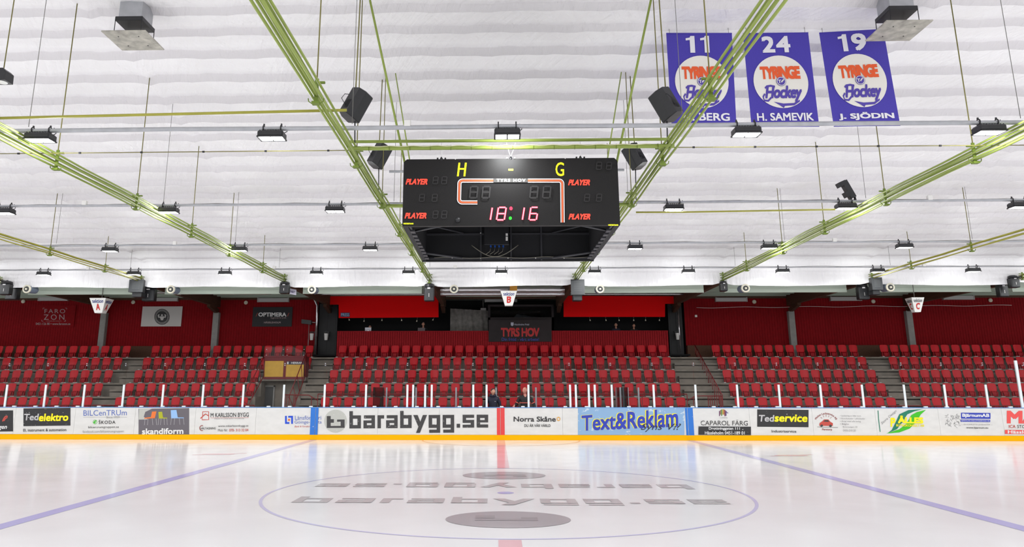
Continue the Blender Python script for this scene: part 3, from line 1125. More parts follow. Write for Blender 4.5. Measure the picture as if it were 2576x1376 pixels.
for j, (d, bn, k, i, n, x) in enumerate(spots):
    loc = (x + rs.uniform(-.008, .008), RY[k] + rs.uniform(-.008, .008), TZ[k])
    if j < 300:
        if not used:
            t, used = proto, True
        else:
            t = proto.copy()
            COL.objects.link(t)
            for c in kids:
                cc = c.copy()
                COL.objects.link(cc)
                cc.parent = t
        t.location = loc
        t.scale = (.97, 1, 1) if 'left' in bn else (1, 1, 1)
        t['label'] = 'red stadium seat, %s, %s, %s from its %s end' % (ROWN[k], bn, ORD[n - i if bn == 'far left block' else i + 1], 'right' if bn == 'far left block' else 'left')
    else:
        for mb_, s in zip(rest, seat_parts(*loc)):
            mb_.smooth = True
            o0 = len(mb_.v)
            mb_.v += s.v
            mb_.f += [[q + o0 for q in f_] for f_ in s.f]
            mb_.mi += s.mi
            mb_.sm += s.sm
for bn, s in (('far left block', -1), ('far right block', 1)):       # the rows run on past the frame
    for k in range(5):
        xs_ = sorted(q[5] for q in spots if q[1] == bn and q[2] == k)
        p_ = (xs_[-1] - xs_[0]) / (len(xs_) - 1)
        for i in range(1, 9):
            x = (xs_[-1] if s > 0 else xs_[0]) + s * p_ * i
            for mb_, q in zip(rest, seat_parts(x, RY[k], TZ[k])):
                o0 = len(mb_.v)
                mb_.v += q.v
                mb_.f += [[w_ + o0 for w_ in f_] for f_ in q.f]
                mb_.mi += q.mi
                mb_.sm += q.sm
al = MB()
for i, mb_ in enumerate(rest):
    o0 = len(al.v)
    al.v += mb_.v
    al.f += [[q + o0 for q in f_] for f_ in mb_.f]
    al.mi += [i] * len(mb_.f)
    al.sm += mb_.sm
o = al.build('stadium_seats_upper_rows', [red_seat, red_seat_dk, plate_m], kind='stuff')
tag(o, 'remaining red seats of the upper rows and outer ends of the stand', 'seats')


# ------------------------------------------------------------ railings
def railing(name, label, runs, bars=(), r=.022, m=None):
    t = thing(name, label, 'railing', runs[0][0])
    for pts in runs:
        MB().tube(pts, r, 8).build('rail', m or red_metal, t)
    for a, b in bars:
        MB().tube([a, b], r * .8, 6).build('baluster', m or red_metal, t)
    return t


def A(px, py, y):
    return at(px, py, y=y)


def lerp(a, b, t):
    return Vector(a) * (1 - t) + Vector(b) * t


# pipe rail along the foot of the middle block
xl, xr = A(800, 991, 19.9).x, A(1728, 991, 19.9).x
zr = A(1260, 991.5, 19.9).z
pts = [(xl, 19.9, zr), (xr, 19.9, zr)]
bars = []
for px in (800, 850, 910, 1000, 1093, 1143, 1202, 1260, 1318, 1380, 1440, 1500, 1560, 1615, 1676, 1728):
    x = A(px, 991, 19.9).x
    bars.append(((x, 19.9, .0), (x, 19.9, zr)))
railing('foot_railing', 'long red pipe railing in front of the middle seat block', [pts], bars)
for nm, p0, p1 in (('left', -20, 640), ('right', 1870, 2600)):
    xl, xr = A(p0, 1013, 19.9).x, A(p1, 1013, 19.9).x
    zr = 1.2
    bars = [((xl + (xr - xl) * i / 7, 19.9, 0), (xl + (xr - xl) * i / 7, 19.9, zr)) for i in range(8)]
    railing('foot_railing', 'low red pipe railing in front of the %s seat blocks' % nm, [[(xl, 19.9, zr), (xr, 19.9, zr)]], bars)
# railing on the left of the gangway
a0, a1 = A(606, 1012, 19.95), A(664, 897, 21.7)
b0, b1 = A(622, 1024, 19.95), A(664, 945, 21.7)
bars = [(lerp(b0, b1, t), lerp(a0, a1, t)) for t in (.05, .3, .55, .8, 1)]
railing('gangway_railing', 'dark red sloping railing left of the gangway box', [[a0, a1], [b0, b1]], bars)
a0, a1 = A(726, 1000, 19.95), A(768, 893, 21.7)
b0, b1 = A(738, 1026, 19.95), A(768, 946, 21.7)
bars = [(lerp(b0, b1, t), lerp(a0, a1, t)) for t in (.02, .25, .5, .75, 1)]
railing('gangway_railing', 'dark red sloping railing between gangway box and grey aisle steps', [[a0, a1], [b0, b1]], bars)
y = 20.0
a = [A(716, 993, y), A(777, 994, y), A(800, 1008, y)]
bars = []
for px in (717, 722, 728, 740, 744, 784):
    p = A(px, 994 if px < 778 else 998, y)
    bars.append(((p.x, y, 0), p))
railing('landing_railing', 'short red railing with upright bars at the foot of the left aisle', [a], bars)
# right aisle railing: sloping, with close upright bars
a0, a1 = A(1817, 994, 20.3), A(1748, 868, 24.2)
bars = []
for i in range(15):
    t = i / 14
    p = lerp(a0, a1, t)
    zb = .55 + (TZ[4] - .35) * t
    bars.append(((p.x, p.y, zb), p))
b0, b1 = (a0.x, a0.y, .6), (a1.x, a1.y, TZ[4] + .2)
railing('aisle_railing', 'dark red sloping railing with close upright bars in the right aisle', [[a0, a1], [b0, b1]], bars)
a = [A(1729, 1008, y), A(1750, 996, y), A(1816, 996, y)]
bars = []
for px in (1744, 1781, 1786, 1791, 1797, 1803, 1810, 1815):
    p = A(px, 997, y)
    bars.append(((p.x, y, 0), (p.x, y, p.z)))
railing('landing_railing', 'short red railing with upright bars at the foot of the right aisle', [a], bars)

# ------------------------------------------------------------ gangway box with yellow panels
yg = 21.86
g = thing('gangway_box', 'dark red balcony box with two yellow panels over the stand gangway', 'balcony', (XG0, yg, 2.4))
x0, z0 = A(662, 954, yg).x, A(662, 954, yg).z
x1, z1 = A(767, 896, yg).x, A(767, 896, yg).z
xm = A(718, 900, yg).x
mb = MB()
mb.box(x0, x1, yg + .0, yg + .06, z0, z1)
mb.box(x0, x0 + .06, yg, 22.7, z0, z1).box(x1 - .06, x1, yg, 22.7, z0, z1)
mb.box(x0 - .02, x1 + .02, yg - .03, yg + .09, z1 - .05, z1 + .02)
mb.build('panel_frame', mat('dark_red_box', (112, 24, 32), .55), g)
yel = mat('yellow_panel', (206, 160, 52), .55, noise=.08, nscale=5)
for a_, b_ in (((667, 908), (711.5, 948)), ((720, 917), (763, 948))):
    p, q = A(*a_, yg - .02), A(*b_, yg - .02)
    MB().box(p.x, q.x, yg - .02, yg + .01, q.z, p.z).build('yellow_panel', yel, g)
p, q = A(721, 909, yg - .03), A(763, 917, yg - .03)
s = MB().box(p.x, q.x, yg - .03, yg, q.z, p.z).build('notice_strip', mat('sign_navy', (34, 36, 58), .5), g)
f = xz(yg - .034)
dx, dz = q.x - p.x, p.z - q.z
MB().text(f, 'HERRAR', p.x + dx * .28, q.z + dz * .22, p.x + dx * .92, q.z + dz * .82, .03).rect(f, p.x + .03, q.z + .02, p.x + .1, p.z - .02).build('lettering', k_white, s)
for a_, b_ in (((668, 873), (715, 895)), ((720, 873), (767, 895))):
    p, q = A(*a_, yg), A(*b_, yg)
    mb = MB()
    if a_[0] == 668:
        mb.box(p.x, q.x, yg + .02, yg + .035, q.z, p.z)
    else:
        f = [(p.x, p.z), (p.x, q.z + .12), (p.x + .55, q.z), (q.x, q.z), (q.x, q.z + .18), (p.x + .35, p.z)]
        mb.add([(a, yg + .02, b) for a, b in f] + [(a, yg + .035, b) for a, b in f], [tuple(range(6)), tuple(range(11, 5, -1))] + [(i, (i + 1) % 6, 6 + (i + 1) % 6, 6 + i) for i in range(6)])
    sh = mb.build('glass_screen', plexi, g)
    mb = MB()
    for u in (p.x + .06, q.x - .06):
        mb.lathe((u, yg + .02, p.z - .12), (0, -1, 0), [(.02, 0), (.02, .02)], 10).lathe((u, yg + .02, q.z + .03), (0, -1, 0), [(.02, 0), (.02, .02)], 10)
    mb.build('clamp', plate_m, sh)
# door and light strip in the gangway
p, q = A(666, 973, 22.55), A(685, 1035, 22.55)
d = thing('gangway_door', 'narrow grey door inside the gangway under the yellow panels', 'door', (p.x, 22.55, .1))
MB().box(p.x, q.x, 22.53, 22.59, .1, p.z).build('leaf', mat('grey_door', (74, 74, 74), .6), d)
MB().box(p.x - .06, p.x, 22.5, 22.6, .1, p.z + .06).box(q.x, q.x + .06, 22.5, 22.6, .1, p.z + .06).box(p.x - .06, q.x + .06, 22.5, 22.6, p.z, p.z + .06).build('door_frame', pillar_m, d)

# ------------------------------------------------------------ back wall: lamps, discs, signs, cords
for i, (px0, px1, py0, py1) in enumerate(((100, 172, 747, 757), (383, 448, 749, 758), (650, 727, 750, 760), (1799, 1878, 749, 759), (2087, 2165, 747, 757), (2370, 2448, 744, 754), (1220, 1300, 750, 760))):
    yw = 25.25 if px0 != 1220 else 26.2
    p, q = A(px0, py0, yw), A(px1, py1, yw)
    lab = ('above the pale bracketed wall lettering', 'above the white poster with black emblem', 'above the black poster with white lettering', 'right of the right gallery, first of the right wall', 'left of the right-hand section sign', 'right of the right-hand section sign', 'at the back of the gallery behind the middle section sign')[i]
    t = thing('wall_lamp', 'unlit white strip lamp ' + lab, 'lamp', (p.x, yw, q.z), 'strip lamps on the back wall')
    MB().bbox(p.x, q.x, yw - .12, yw + .05, q.z, p.z, .02).build('diffuser', tube_off, t)
    MB().box(p.x - .02, p.x + .04, yw - .13, yw + .05, q.z - .01, p.z + .01).box(q.x - .04, q.x + .02, yw - .13, yw + .05, q.z - .01, p.z + .01).build('end_cap', plate_m, t)
for i, (px, py) in enumerate(((57, 758), (334, 760), (618, 761), (1898, 759), (2198, 758), (2493, 755))):
    p = A(px, py, 25.22)
    o = MB().lathe((p.x, 25.3, p.z), (0, -1, 0), [(.10, 0), (.105, .05), (.07, .075), (.02, .08)], 20).build('wall_disc_lamp', cream, loc=(p.x, 25.3, p.z))
    tag(o, 'small round pale wall fitting, %s from the left' % ORD[i + 1], 'wall fitting', 'round fittings on the back wall')


def wall_sign(name, label, x0, y0, x1, y1, m, yw=25.24, th=.03, loc=True, cat='sign'):
    p, q = A(x0, y0, yw), A(x1, y1, yw)
    t = thing(name, label, cat, (p.x, yw, q.z))
    if m:
        MB().box(p.x, q.x, yw, yw + th, q.z, p.z).build('board', m, t)
    return t, lambda u, v: (A(u, v, yw - .006).x, yw - .006, A(u, v, yw - .006).z)


sil = mat('dull_silver_print', (170, 150, 150), .6)
t, f = wall_sign('wall_lettering_sign', 'pale bracketed letters painted on the far left red wall', 95, 768, 185, 822, red_wall)
MB().text(f, 'FARO', 112, 788, 164, 777.5, .0, 0, None, 1.25).text(f, 'ZON', 110, 804.5, 162, 791, .0, 0, None, 1.4).build('lettering', sil, t)
mb = MB().text(f, '0451-126 80 • www.farozon.se', 90, 817.5, 177, 811.5, .012).text(f, 'HÄSSLEHOLM', 116, 808.5, 154, 806.5)
for u, v, a, b in ((108, 775, 1, 1), (168, 775, -1, 1), (105, 808, 1, -1), (165, 808, -1, -1)):
    mb.stroke(f, [(u, v + 3.5 * b), (u, v), (u + 4 * a, v)], 1)
mb.build('small_lettering', sil, t)
t, f = wall_sign('poster', 'white wall poster with a round black strongman emblem', 359, 771, 455, 821, mat('poster_white', (206, 202, 198), .6))
mb = MB()
mb.disc(f, 407.5, 797, 16.5, 17, 40)
for k in range(40):
    th = 2 * math.pi * k / 40
    mb.disc(f, 407.5 + 18.3 * math.cos(th), 797 + 19 * math.sin(th), 1.3, 1.3, 6)
mb.ring(f, 407.5, 797, 17.2, 18.6, 48, sv=1.03)
mb.build('emblem_disc', k_black, t)
yw_ = 25.24
f2 = lambda u, v: (f(u, v)[0], yw_ - .010, f(u, v)[2])
mb = MB().ring(f2, 407.5, 797, 14.3, 15.0, 48, sv=1.03)
mb.disc(f2, 407.5, 793, 2.2, 2.6, 14)
mb.poly(f2, [(402, 796), (413, 796), (411.5, 802), (410, 805.5), (405, 805.5), (403.5, 802)])
for s in (-1, 1):
    mb.stroke(f2, [(407.5 + s * 4, 797.5), (407.5 + s * 8.5, 797.8), (407.5 + s * 9.3, 793.5), (407.5 + s * 6.6, 791.5)], 3.0)
mb.build('emblem_figure', mat('poster_white', (206, 202, 198), .6), t)
t, f = wall_sign('poster', 'black wall poster with white bold words near the left gallery', 637, 772.5, 733.5, 821.5, mat('poster_black', (30, 28, 32), .6))
MB().text(f, 'OPTIMERA', 650, 796.5, 720.5, 786, .05).build('lettering', k_white, t)
MB().text(f, 'Bygghandel för proffs', 681, 802.5, 720, 797.5, .01).text(f, 'HÄSSLEHOLM', 664, 813.5, 706, 808, .03).build('small_lettering', sil, t)
MB().stroke(f, [(644, 796), (648, 787)], 1.2).stroke(f, [(723, 796), (727, 787)], 1.2).build('red_dash', k_red, t)
# press sign on the fascia
t, f = wall_sign('press_sign', 'small blue plate lettered in white on the left red fascia', 857, 786.5, 879.5, 797, mat('press_blue', (38, 52, 96), .5), 24.58, .02)
f = lambda u, v: (A(u, v, 24.575).x, 24.575, A(u, v, 24.575).z)
MB().text(f, 'PRESS', 858, 795.5, 878.5, 788, .01).build('lettering', mat('press_pale', (170, 190, 220), .5), t)
# gallery banner
t, f = wall_sign('gallery_banner', 'black banner with red block lettering hung on the middle gallery front', 1229, 805, 1388, 859.5, mat('banner_black', (36, 26, 28), .7, noise=.3, nscale=3), 24.33, .03, cat='banner')
f = lambda u, v: (A(u, v, 24.32).x, 24.32, A(u, v, 24.32).z)
MB().text(f, 'TYRS HOV', 1260, 847, 1357, 824.5, .06, 0, None, .92).build('lettering', mat('banner_red', (196, 42, 44), .6), t)
MB().text(f, 'Din fritid - vårt arbete!', 1262, 857.5, 1356, 849.5, .015).build('slogan_lettering', mat('banner_blue', (60, 74, 160), .6), t)
MB().text(f, 'Hässleholms Fritid', 1294, 818.5, 1331, 814, .01).poly(f, [(1285, 811), (1292, 811), (1292, 818), (1288.5, 820.5), (1285, 818)]).build('small_lettering', mat('banner_pale', (190, 190, 205), .6), t)
# gallery fittings
p, q = A(1228, 776, 26), A(1390, 808, 26)
t = thing('control_booth', 'dark glazed control booth above the black gallery banner', 'booth', (p.x, 25.0, 3.7))
MB().box(p.x, q.x, 25.0, 26.6, 3.7, q.z + .12).box(p.x, p.x + .12, 25, 26.6, 3.7, p.z).box(q.x - .12, q.x, 25, 26.6, 3.7, p.z).box(p.x, q.x, 25, 26.6, p.z, p.z + .1).build('booth_frame', mat('booth_dark', (40, 30, 32), .7), t)
MB().box(p.x + .12, q.x - .12, 25.02, 25.04, q.z + .12, p.z).build('window_glass', pane_m, t)
o = MB().loft([[(u, 26.2, A(u2, v0, 26.2).z) for u, u2, v0 in ((A(a, 790, 26.2).x, a, b) for a, b in prof)] + [(A(a, 790, 26.2).x, 26.25, A(a, 806, 26.2).z) for a, b in reversed(prof)] for prof in (((1290, 800), (1300, 790), (1318, 788), (1338, 787), (1358, 783), (1366, 801)),)], cap=True).build('draped_cover', mat('grey_cover', (92, 96, 104), .8, noise=.3, nscale=6, bump=.5, bscale=8), loc=(0, 26.2, 4))
tag(o, 'grey crumpled cover lying inside the control booth', 'cover')
p, q = A(1133, 776, 25.6), A(1228, 833, 25.6)
t = thing('grey_cabinet', 'tall grey covered cabinet left of the control booth', 'cabinet', (p.x, 25.6, 3.7))
mb = MB()
mb.smooth = True


def drape(u, v):
    return (p.x + (q.x - p.x) * u, 25.6 + .05 * math.sin(u * 21) * (1 - .5 * v) + .03 * math.sin(u * 47 + v * 5), 3.7 + (p.z - 3.7 - .12 * u) * v)


mb.grid(drape, 40, 8)
mb.build('cover_sheet', mat('grey_sheet', (122, 118, 114), .8, noise=.3, nscale=5, bump=.4, bscale=10), t)
MB().box(p.x + .05, q.x - .05, 25.72, 26.1, 3.7, p.z - .2).build('cabinet_body', mat('booth_dark', (40, 30, 32), .7), t)
o = MB().bbox(A(1208, 0, 25.9).x, A(1221, 0, 25.9).x, 25.8, 26.0, A(0, 791, 25.9).z, A(0, 778, 25.9).z, .02).tube([(A(1214, 0, 25.9).x, 25.9, A(0, 778, 25.9).z), (A(1214, 0, 25.9).x, 25.9, 6.85)], .012).build('wall_box_rod', plate_m, loc=(0, 25.9, 5))
tag(o, 'small pale box hanging on a rod above the grey cabinet', 'box')
# pale switch box and tiny clip lamps under the fascias
for i, (px, py, lean) in enumerate(((878, 803, .5), (916, 806, -.05), (961, 804, -.1), (1010, 804, .3), (1049, 806, -.3), (1090, 803, -.7), (1484, 804, .3), (1524, 804, .2), (1557, 804, .2), (1594, 804, 0), (1624, 804, -.1), (1659, 804, -.3))):
    p = A(px, py, 24.75)
    zt_ = A(px, 797, 24.72).z
    t = thing('clip_lamp', 'tiny pale clip lamp under the %s red fascia, %s from its left' % (('left', ORD[i + 1]) if i < 6 else ('right', ORD[i - 5])), 'lamp', (p.x, 24.75, p.z), 'clip lamps under the gallery fascias')
    MB().tube([(p.x - lean * .12, 24.7, zt_ + .02), (p.x, 24.75, p.z)], .008, 6).build('stem', wire_m, t)
    MB().lathe((p.x, 24.75, p.z + .02), (lean * .5, -.2, -1), [(.012, 0), (.03, .05), (.034, .09)], 12).build('shade', cream, t)
# steel duct columns and buckets beside the gallery
for i, px in enumerate((797, 1707)):
    p = A(px, 800, 24.9)
    x = p.x
    t = thing('duct_column', 'thin silver duct column at the %s end of the gallery' % ('left', 'right')[i], 'duct', (x, 24.9, TZ[4]))
    mb = MB()
    if i == 0:
        mb.tube([(x - .25, 24.9, 6.75), (x - .12, 24.9, 6.55), (x, 24.9, 6.3), (x, 24.9, TZ[4])], .065, 12)
    else:
        mb.tube([(x, 24.9, 6.6), (x, 24.9, TZ[4])], .03, 10)
    mb.build('pipe', foil, t)
for i, (px0, px1) in enumerate(((803, 849), (1681, 1716))):
    xa, xb = A(px0, 800, 25.3).x, A(px1, 800, 25.3).x
    zt_ = A(px0, 764, 25.3).z
    mb = MB().box(xa, xb, 25.30, 25.36, TZ[4], zt_)
    mb.box(xa + .08, (xa + xb) / 2 - .03, 25.285, 25.30, TZ[4] + .2, zt_ - .12).box((xa + xb) / 2 + .03, xb - .08, 25.285, 25.30, TZ[4] + .2, zt_ - .12)
    mb.build('door_%d' % (i + 1), mat('black_door', (26, 25, 27), .6), kind='structure')
for i, (px, py) in enumerate(((784, 848), (820.5, 848), (1705, 847))):
    p = A(px, py, 25.0)
    t = thing('white_bucket', ('white bucket on the left wall end beside the silver duct', 'white bucket hanging in the left black doorway', 'white bucket hanging in the right black doorway')[i], 'bucket', (p.x, 25.0, p.z - .15))
    MB().lathe((p.x, 25.0, p.z - .16), (0, 0, 1), [(.0, 0), (.085, 0), (.115, .33), (.12, .33), (.12, .35), (.10, .35)], 20).build('pail', white_p, t)
    MB().tube([(p.x - .115, 25.0, p.z + .17), (p.x - .07, 25, p.z + .27), (p.x, 25, p.z + .30), (p.x + .07, 25, p.z + .27), (p.x + .115, 25.0, p.z + .17)], .006, 6).build('handle', wire_m, t)
    MB().box(p.x - .14, p.x + .14, 25.08, 25.3, p.z + .25, p.z + .29).box(p.x - .015, p.x + .015, 24.98, 25.1, p.z + .265, p.z + .305).build('wall_bracket', black_m, t)
# black mounted loudspeaker beside the left duct
p = A(777, 810, 24.7)
t = thing('wall_speaker', 'small black loudspeaker on an arm beside the left silver duct', 'speaker', (p.x, 24.7, p.z))
MB().obox((p.x - .12, 24.75, p.z + .0), (.26, 0, -.03), (0, .14, 0), (0, 0, .11)).build('cabinet', black_m, t)
MB().tube([(p.x + .12, 24.8, p.z), (p.x + .4, 24.95, p.z - .03)], .025).build('arm', plate_m, t)
MB().tube([(p.x + .0, 24.75, p.z - .1), (p.x - .0, 24.8, TZ[4] + .0)], .015).build('pole', plate_m, t)
# cord along the right wall
mb = MB()
pts = []
for i in range(40):
    px = 1752 + (2545 - 1752) * i / 39
    py = 774 - 6 * i / 39 + (1.2 * math.sin(i * .8))
    p = A(px, py, 24.98)
    pts.append(p)
o = mb.tube(pts, .012, 6).build('strung_cable', white_p, loc=pts[0])
tag(o, 'thin white cable strung along the right red wall', 'cable')
p = A(1751, 795, 25.24)
o = MB().bbox(p.x - .06, p.x + .06, 25.22, 25.3, p.z - .06, p.z + .06).build('wall_socket', white_p, loc=p)
tag(o, 'small white wall socket on the red wall right of the gallery', 'socket')
# silver ducts under the lower roof
for i, (px0, px1, py, r, y) in enumerate(((1108, 1420, 728, .15, 18.4), (1108, 1420, 739, .10, 18.6), (520, 682, 737, .07, 20), (240, 430, 736, .05, 21), (800, 1090, 740, .05, 22), (1430, 1720, 740, .05, 22))):
    a_, b_ = A(px0, py, y), A(px1, py, y)
    mb = MB()
    n = 24
    mb.tube([lerp(a_, b_, k / n) for k in range(n + 1)], [r * (1 + .04 * math.sin(k * 2.3)) for k in range(n + 1)], 16)
    o = mb.build('ceiling_duct', foil, loc=a_)
    tag(o, ('large silver duct behind the middle section sign', 'thinner silver duct just below the large middle one', 'silver pipe above the black poster wall', 'thin silver pipe above the white poster wall', 'thin silver pipe above the left red fascia', 'thin silver pipe above the right red fascia')[i], 'duct')
# slanted strip lamps below the lower roof
for i, (px0, py0, px1, py1) in enumerate(((1749, 742, 1776, 731), (2076, 740, 2117, 728), (2397, 739, 2452, 724), (92, 724, 154, 741), (448, 738, 462, 744), (755, 731, 778, 745))):
    a_, b_ = A(px0, py0, 21.5), A(px1, py1, 19.5 if px1 > 1000 else 21.5)
    if px1 < 1000:
        a_ = A(px0, py0, 19.5)
    zz = (a_.z + b_.z) / 2
    t = thing('ceiling_strip_lamp', 'slanting unlit strip lamp under the lower roof, %s' % ('right of the gallery', 'near the middle right beam', 'near the right frame edge', 'near the left frame edge', 'above the white poster', 'above the black poster')[i], 'lamp', a_, 'strip lamps under the lower roof')
    d = (b_ - a_).normalized()
    s_ = d.cross(Vector((0, 0, 1))).normalized()
    MB().obox((a_ + b_) / 2, (b_ - a_) / 2, s_ * .06, Vector((0, 0, .05))).build('body', tube_off, t)
    MB().tube([a_ * .8 + b_ * .2, (a_ * .8 + b_ * .2) + Vector((0, 0, 6.86 - (a_.z * .8 + b_.z * .2)))], .008, 6).tube([a_ * .2 + b_ * .8, (a_ * .2 + b_ * .8) + Vector((0, 0, 6.86 - (a_.z * .2 + b_.z * .8)))], .008, 6).build('hanger', wire_m, t)

# ------------------------------------------------------------ green pipe bundles with their hangers
BRY = [-11, -7.5, -4.05, -.6, 2.87, 6.32, 9.55, 13.2]
POSN = {-4: 'at the far left edge', -3: 'second from the left', -2: 'third from the left', -1: 'just left of the scoreboard', 0: 'just right of the scoreboard', 1: 'right of the purple banners', 2: 'second from the right', 3: 'at the far right edge'}
for k in range(-4, 4):
    X = TX[k]
    outer = k <= -3 or k >= 2
    t = thing('pipe_bundle', '%s green pipe bundle slung below the white ceiling, %s' % ('thin olive' if outer else 'long bright', POSN[k]), 'pipes', (X, 0, ZT), 'green pipe bundles under the ceiling')
    if outer:
        offs = [(-.05, .07), (.05, .07), (-.05, -.07), (.05, -.03)]
    elif k in (-1, 0):
        offs = [(-.09, .07), (0, .09), (.09, .06), (-.07, -.06), (.02, -.04), (.085, -.08)]
    else:
        offs = [(-.06, .11), (.06, .11), (-.06, 0), (.06, .01), (-.06, -.11), (.06, -.10)]
    for dx, dz in offs:
        pts = []
        for i in range(18):
            y = -14 + 30.5 * i / 17
            pts.append((X + dx + .008 * math.sin(i * 1.7 + dx * 40), y, ZT + dz + .012 * math.sin(i * 2.3 + dz * 50)))
        MB().tube(pts, .021 if not outer else .019, 8).build('pipe', olive if outer else green, t)
    for y in BRY + [16.2]:
        if y < -8 and outer:
            continue
        mb = MB()
        h = .17 if not outer else .12
        mb.box(X - .03, X + .03, y - .012, y + .012, ZT - h, ZT + h + .06)
        mb.tube([(X - .125, y, ZT - h + .07), (X - .115, y, ZT - h + .02), (X - .06, y, ZT - h - .02), (X + .06, y, ZT - h - .02), (X + .115, y, ZT - h + .02), (X + .125, y, ZT - h + .07)], .009, 6)
        mb.box(X - .06, X + .06, y - .05, y + .05, ZT - h - .03, ZT - h + .01)
        mb.box(X - .13, X + .13, y - .02, y + .02, ZT + h - .02, ZT + h + .01)
        mb.build('bracket', green_dk, t)
        if y < 16:
            ztop = zsheet(X, y)
            MB().tube([(X, y, ZT + h), (X, y, ztop)], .011, 6).build('hanger_rod', rod_m, t)

# ------------------------------------------------------------ lamp rails and floodlights
ROWY = [-1.817, 4.0496, 9.6438, 14.911]
LX = [-8.7405, -8.8337, -13.2764, -18.7323]
LS = [4.4016, 4.4401, 4.4425, 3.7588]
ZR = ZT + .22
RN = ['nearest', 'second', 'third', 'farthest']
lamp_light = bpy.data.lights.new('floodlight_light', 'AREA')
lamp_light.shape = 'RECTANGLE'
lamp_light.size, lamp_light.size_y = .42, .2
lamp_light.energy = LAMP_W
lamp_light.color = (.97, 1, 1)
lamp_kit = {}


def lamp_meshes():
    h = MB().bbox(-.24, .24, -.15, .13, -.20, -.085, .02)
    for i in range(9):
        x = -.2 + i * .05
        h.box(x - .006, x + .006, -.13, .11, -.085, -.07)
    h.box(-.245, .245, -.155, -.14, -.215, -.19).box(-.245, .245, .12, .135, -.215, -.19).box(-.245, -.23, -.155, .135, -.215, -.19).box(.23, .245, -.155, .135, -.215, -.19)
    br = []
    for s in (-1, 1):
        b = MB().box(s * .165 - .018, s * .165 + .018, -.03, .03, -.08, -.045)
        b.tube([(s * .165, .055 * math.cos(q), .055 * math.sin(q)) for q in [i * math.pi / 8 for i in range(17)]], .012, 6)
        b.box(s * .165 - .012, s * .165 + .012, -.012, .012, .05, .09)
        br.append(b)
    ln = [MB().box(s * .115 - .10, s * .115 + .10, -.125, .105, -.212, -.198) for s in (-1, 1)]
    cb = MB().tube([(.2, .05, -.08), (.27, .02, -.06), (.275, 0, -.0), (.23, 0, .045)], .008, 6)
    return h, br, ln, cb


def make_lamp(label, loc):
    t = thing('ceiling_floodlight', label, 'floodlight', loc, 'lit floodlights on the ceiling rails')
    if not lamp_kit:
        h, br, ln, cb = lamp_meshes()
        o = h.build('housing', black_m)
        lamp_kit['p'] = [o] + [b.build('mounting_clamp', black_m) for b in br] + [l.build('lens', lens_m) for l in ln] + [cb.build('cable', black)]
        ps = lamp_kit['p']
    else:
        ps = []
        for p in lamp_kit['p']:
            c = p.copy()
            COL.objects.link(c)
            ps.append(c)
    for p in ps:
        p.parent = t
    return t


def in_frame(p):
    d = Vector(p) - Vector(CP)
    z = d.dot(cf)
    if z < .5:
        return False
    px = IW / 2 + SX + FPX * d.dot(cr) / z
    py = IH / 2 + SY - FPX * d.dot(cu) / z
    return -30 < px < 2606 and -20 < py < 1400


side_fill = bpy.data.lights.new('floodlight_side_fill', 'AREA')  # added fill aimed sideways, lifts ceiling and stand
side_fill.shape = 'RECTANGLE'
side_fill.size, side_fill.size_y = .46, .03
side_fill.energy = FILL_W
side_fill.color = (.97, 1, 1)


side_fill_far = side_fill.copy()
side_fill_far.energy = FILL_W * .35


def lamp_lamp(x, y, z):
    for s in (-1, 1):
        e = bpy.data.objects.new('floodlight_side_fill', side_fill_far if y > 14 else side_fill)
        COL.objects.link(e)
        e.location = (x, y + s * .165 - .01, z + .01)
        e.rotation_euler = (s * math.pi / 2, 0, 0)
    l = bpy.data.objects.new('floodlight_light', lamp_light)
    COL.objects.link(l)
    l.location = (x, y, z)
    return l


for r in range(4):
    y, z = ROWY[r], ZR
    t = thing('lamp_rail', 'long galvanised pipe carrying the %s row of floodlights' % RN[r], 'rail', (0, y, z), 'galvanised lamp rails')
    MB().tube([(-31 + 62 * i / 20, y, z - .01 * (i % 2)) for i in range(21)], (.042, .034, .03, .022)[r], 10).build('pipe', galv, t)
    mb = MB()
    mb.tube([(-31 + 62 * i / 90, y + .04, z + .035 + .012 * math.sin(i * 1.9)) for i in range(91)], .008, 5)
    mb.build('cable', wire_m, t)
    for px in ((1025,), (213, 2340), (440, 2100), (222, 690, 1145, 2325))[r]:
        x = at(px, (308, 510, 612, 673)[r], y=y).x
        MB().bbox(x - .06, x + .06, y - .05, y + .05, z + .01, z + .13, .01).build('junction_box', white_p, t)
    for k in range(-4, 4):
        MB().tube([(TX[k] + .13, y, z + .07), (TX[k] + .13, y, zsheet(TX[k] + .13, y))], .006, 5).build('hanger_wire', wire_m, t)
    xs, n = [], 0
    for j in range(-6, 14):
        x = LX[r] + LS[r] * j
        if not -29.5 < x < 29.5:
            continue
        hid = (r == 1 and j == 2) or (r == 2 and j == 3)
        if in_frame((x, y, z)) and not hid:
            n += 1
            make_lamp('lit black floodlight on the %s ceiling rail, %s from the left' % (RN[r], ORD[n]), (x, y, z))
        lamp_lamp(x, y, z - .217)
# the lamps of the near half of the hall, behind the photographer's field of view
for y, x0, s in ((-7.5, -26.4, 4.4), (-13.2, -26.4, 4.4)):
    for j in range(13):
        lamp_lamp(x0 + s * j, y, ZR - .217)

# ------------------------------------------------------------ cross pipes, wires, rods
def cross(name, label, pts, r, m, cat='pipe'):
    o = MB().tube(pts, r, 8).build(name, m, loc=pts[0])
    return tag(o, label, cat)


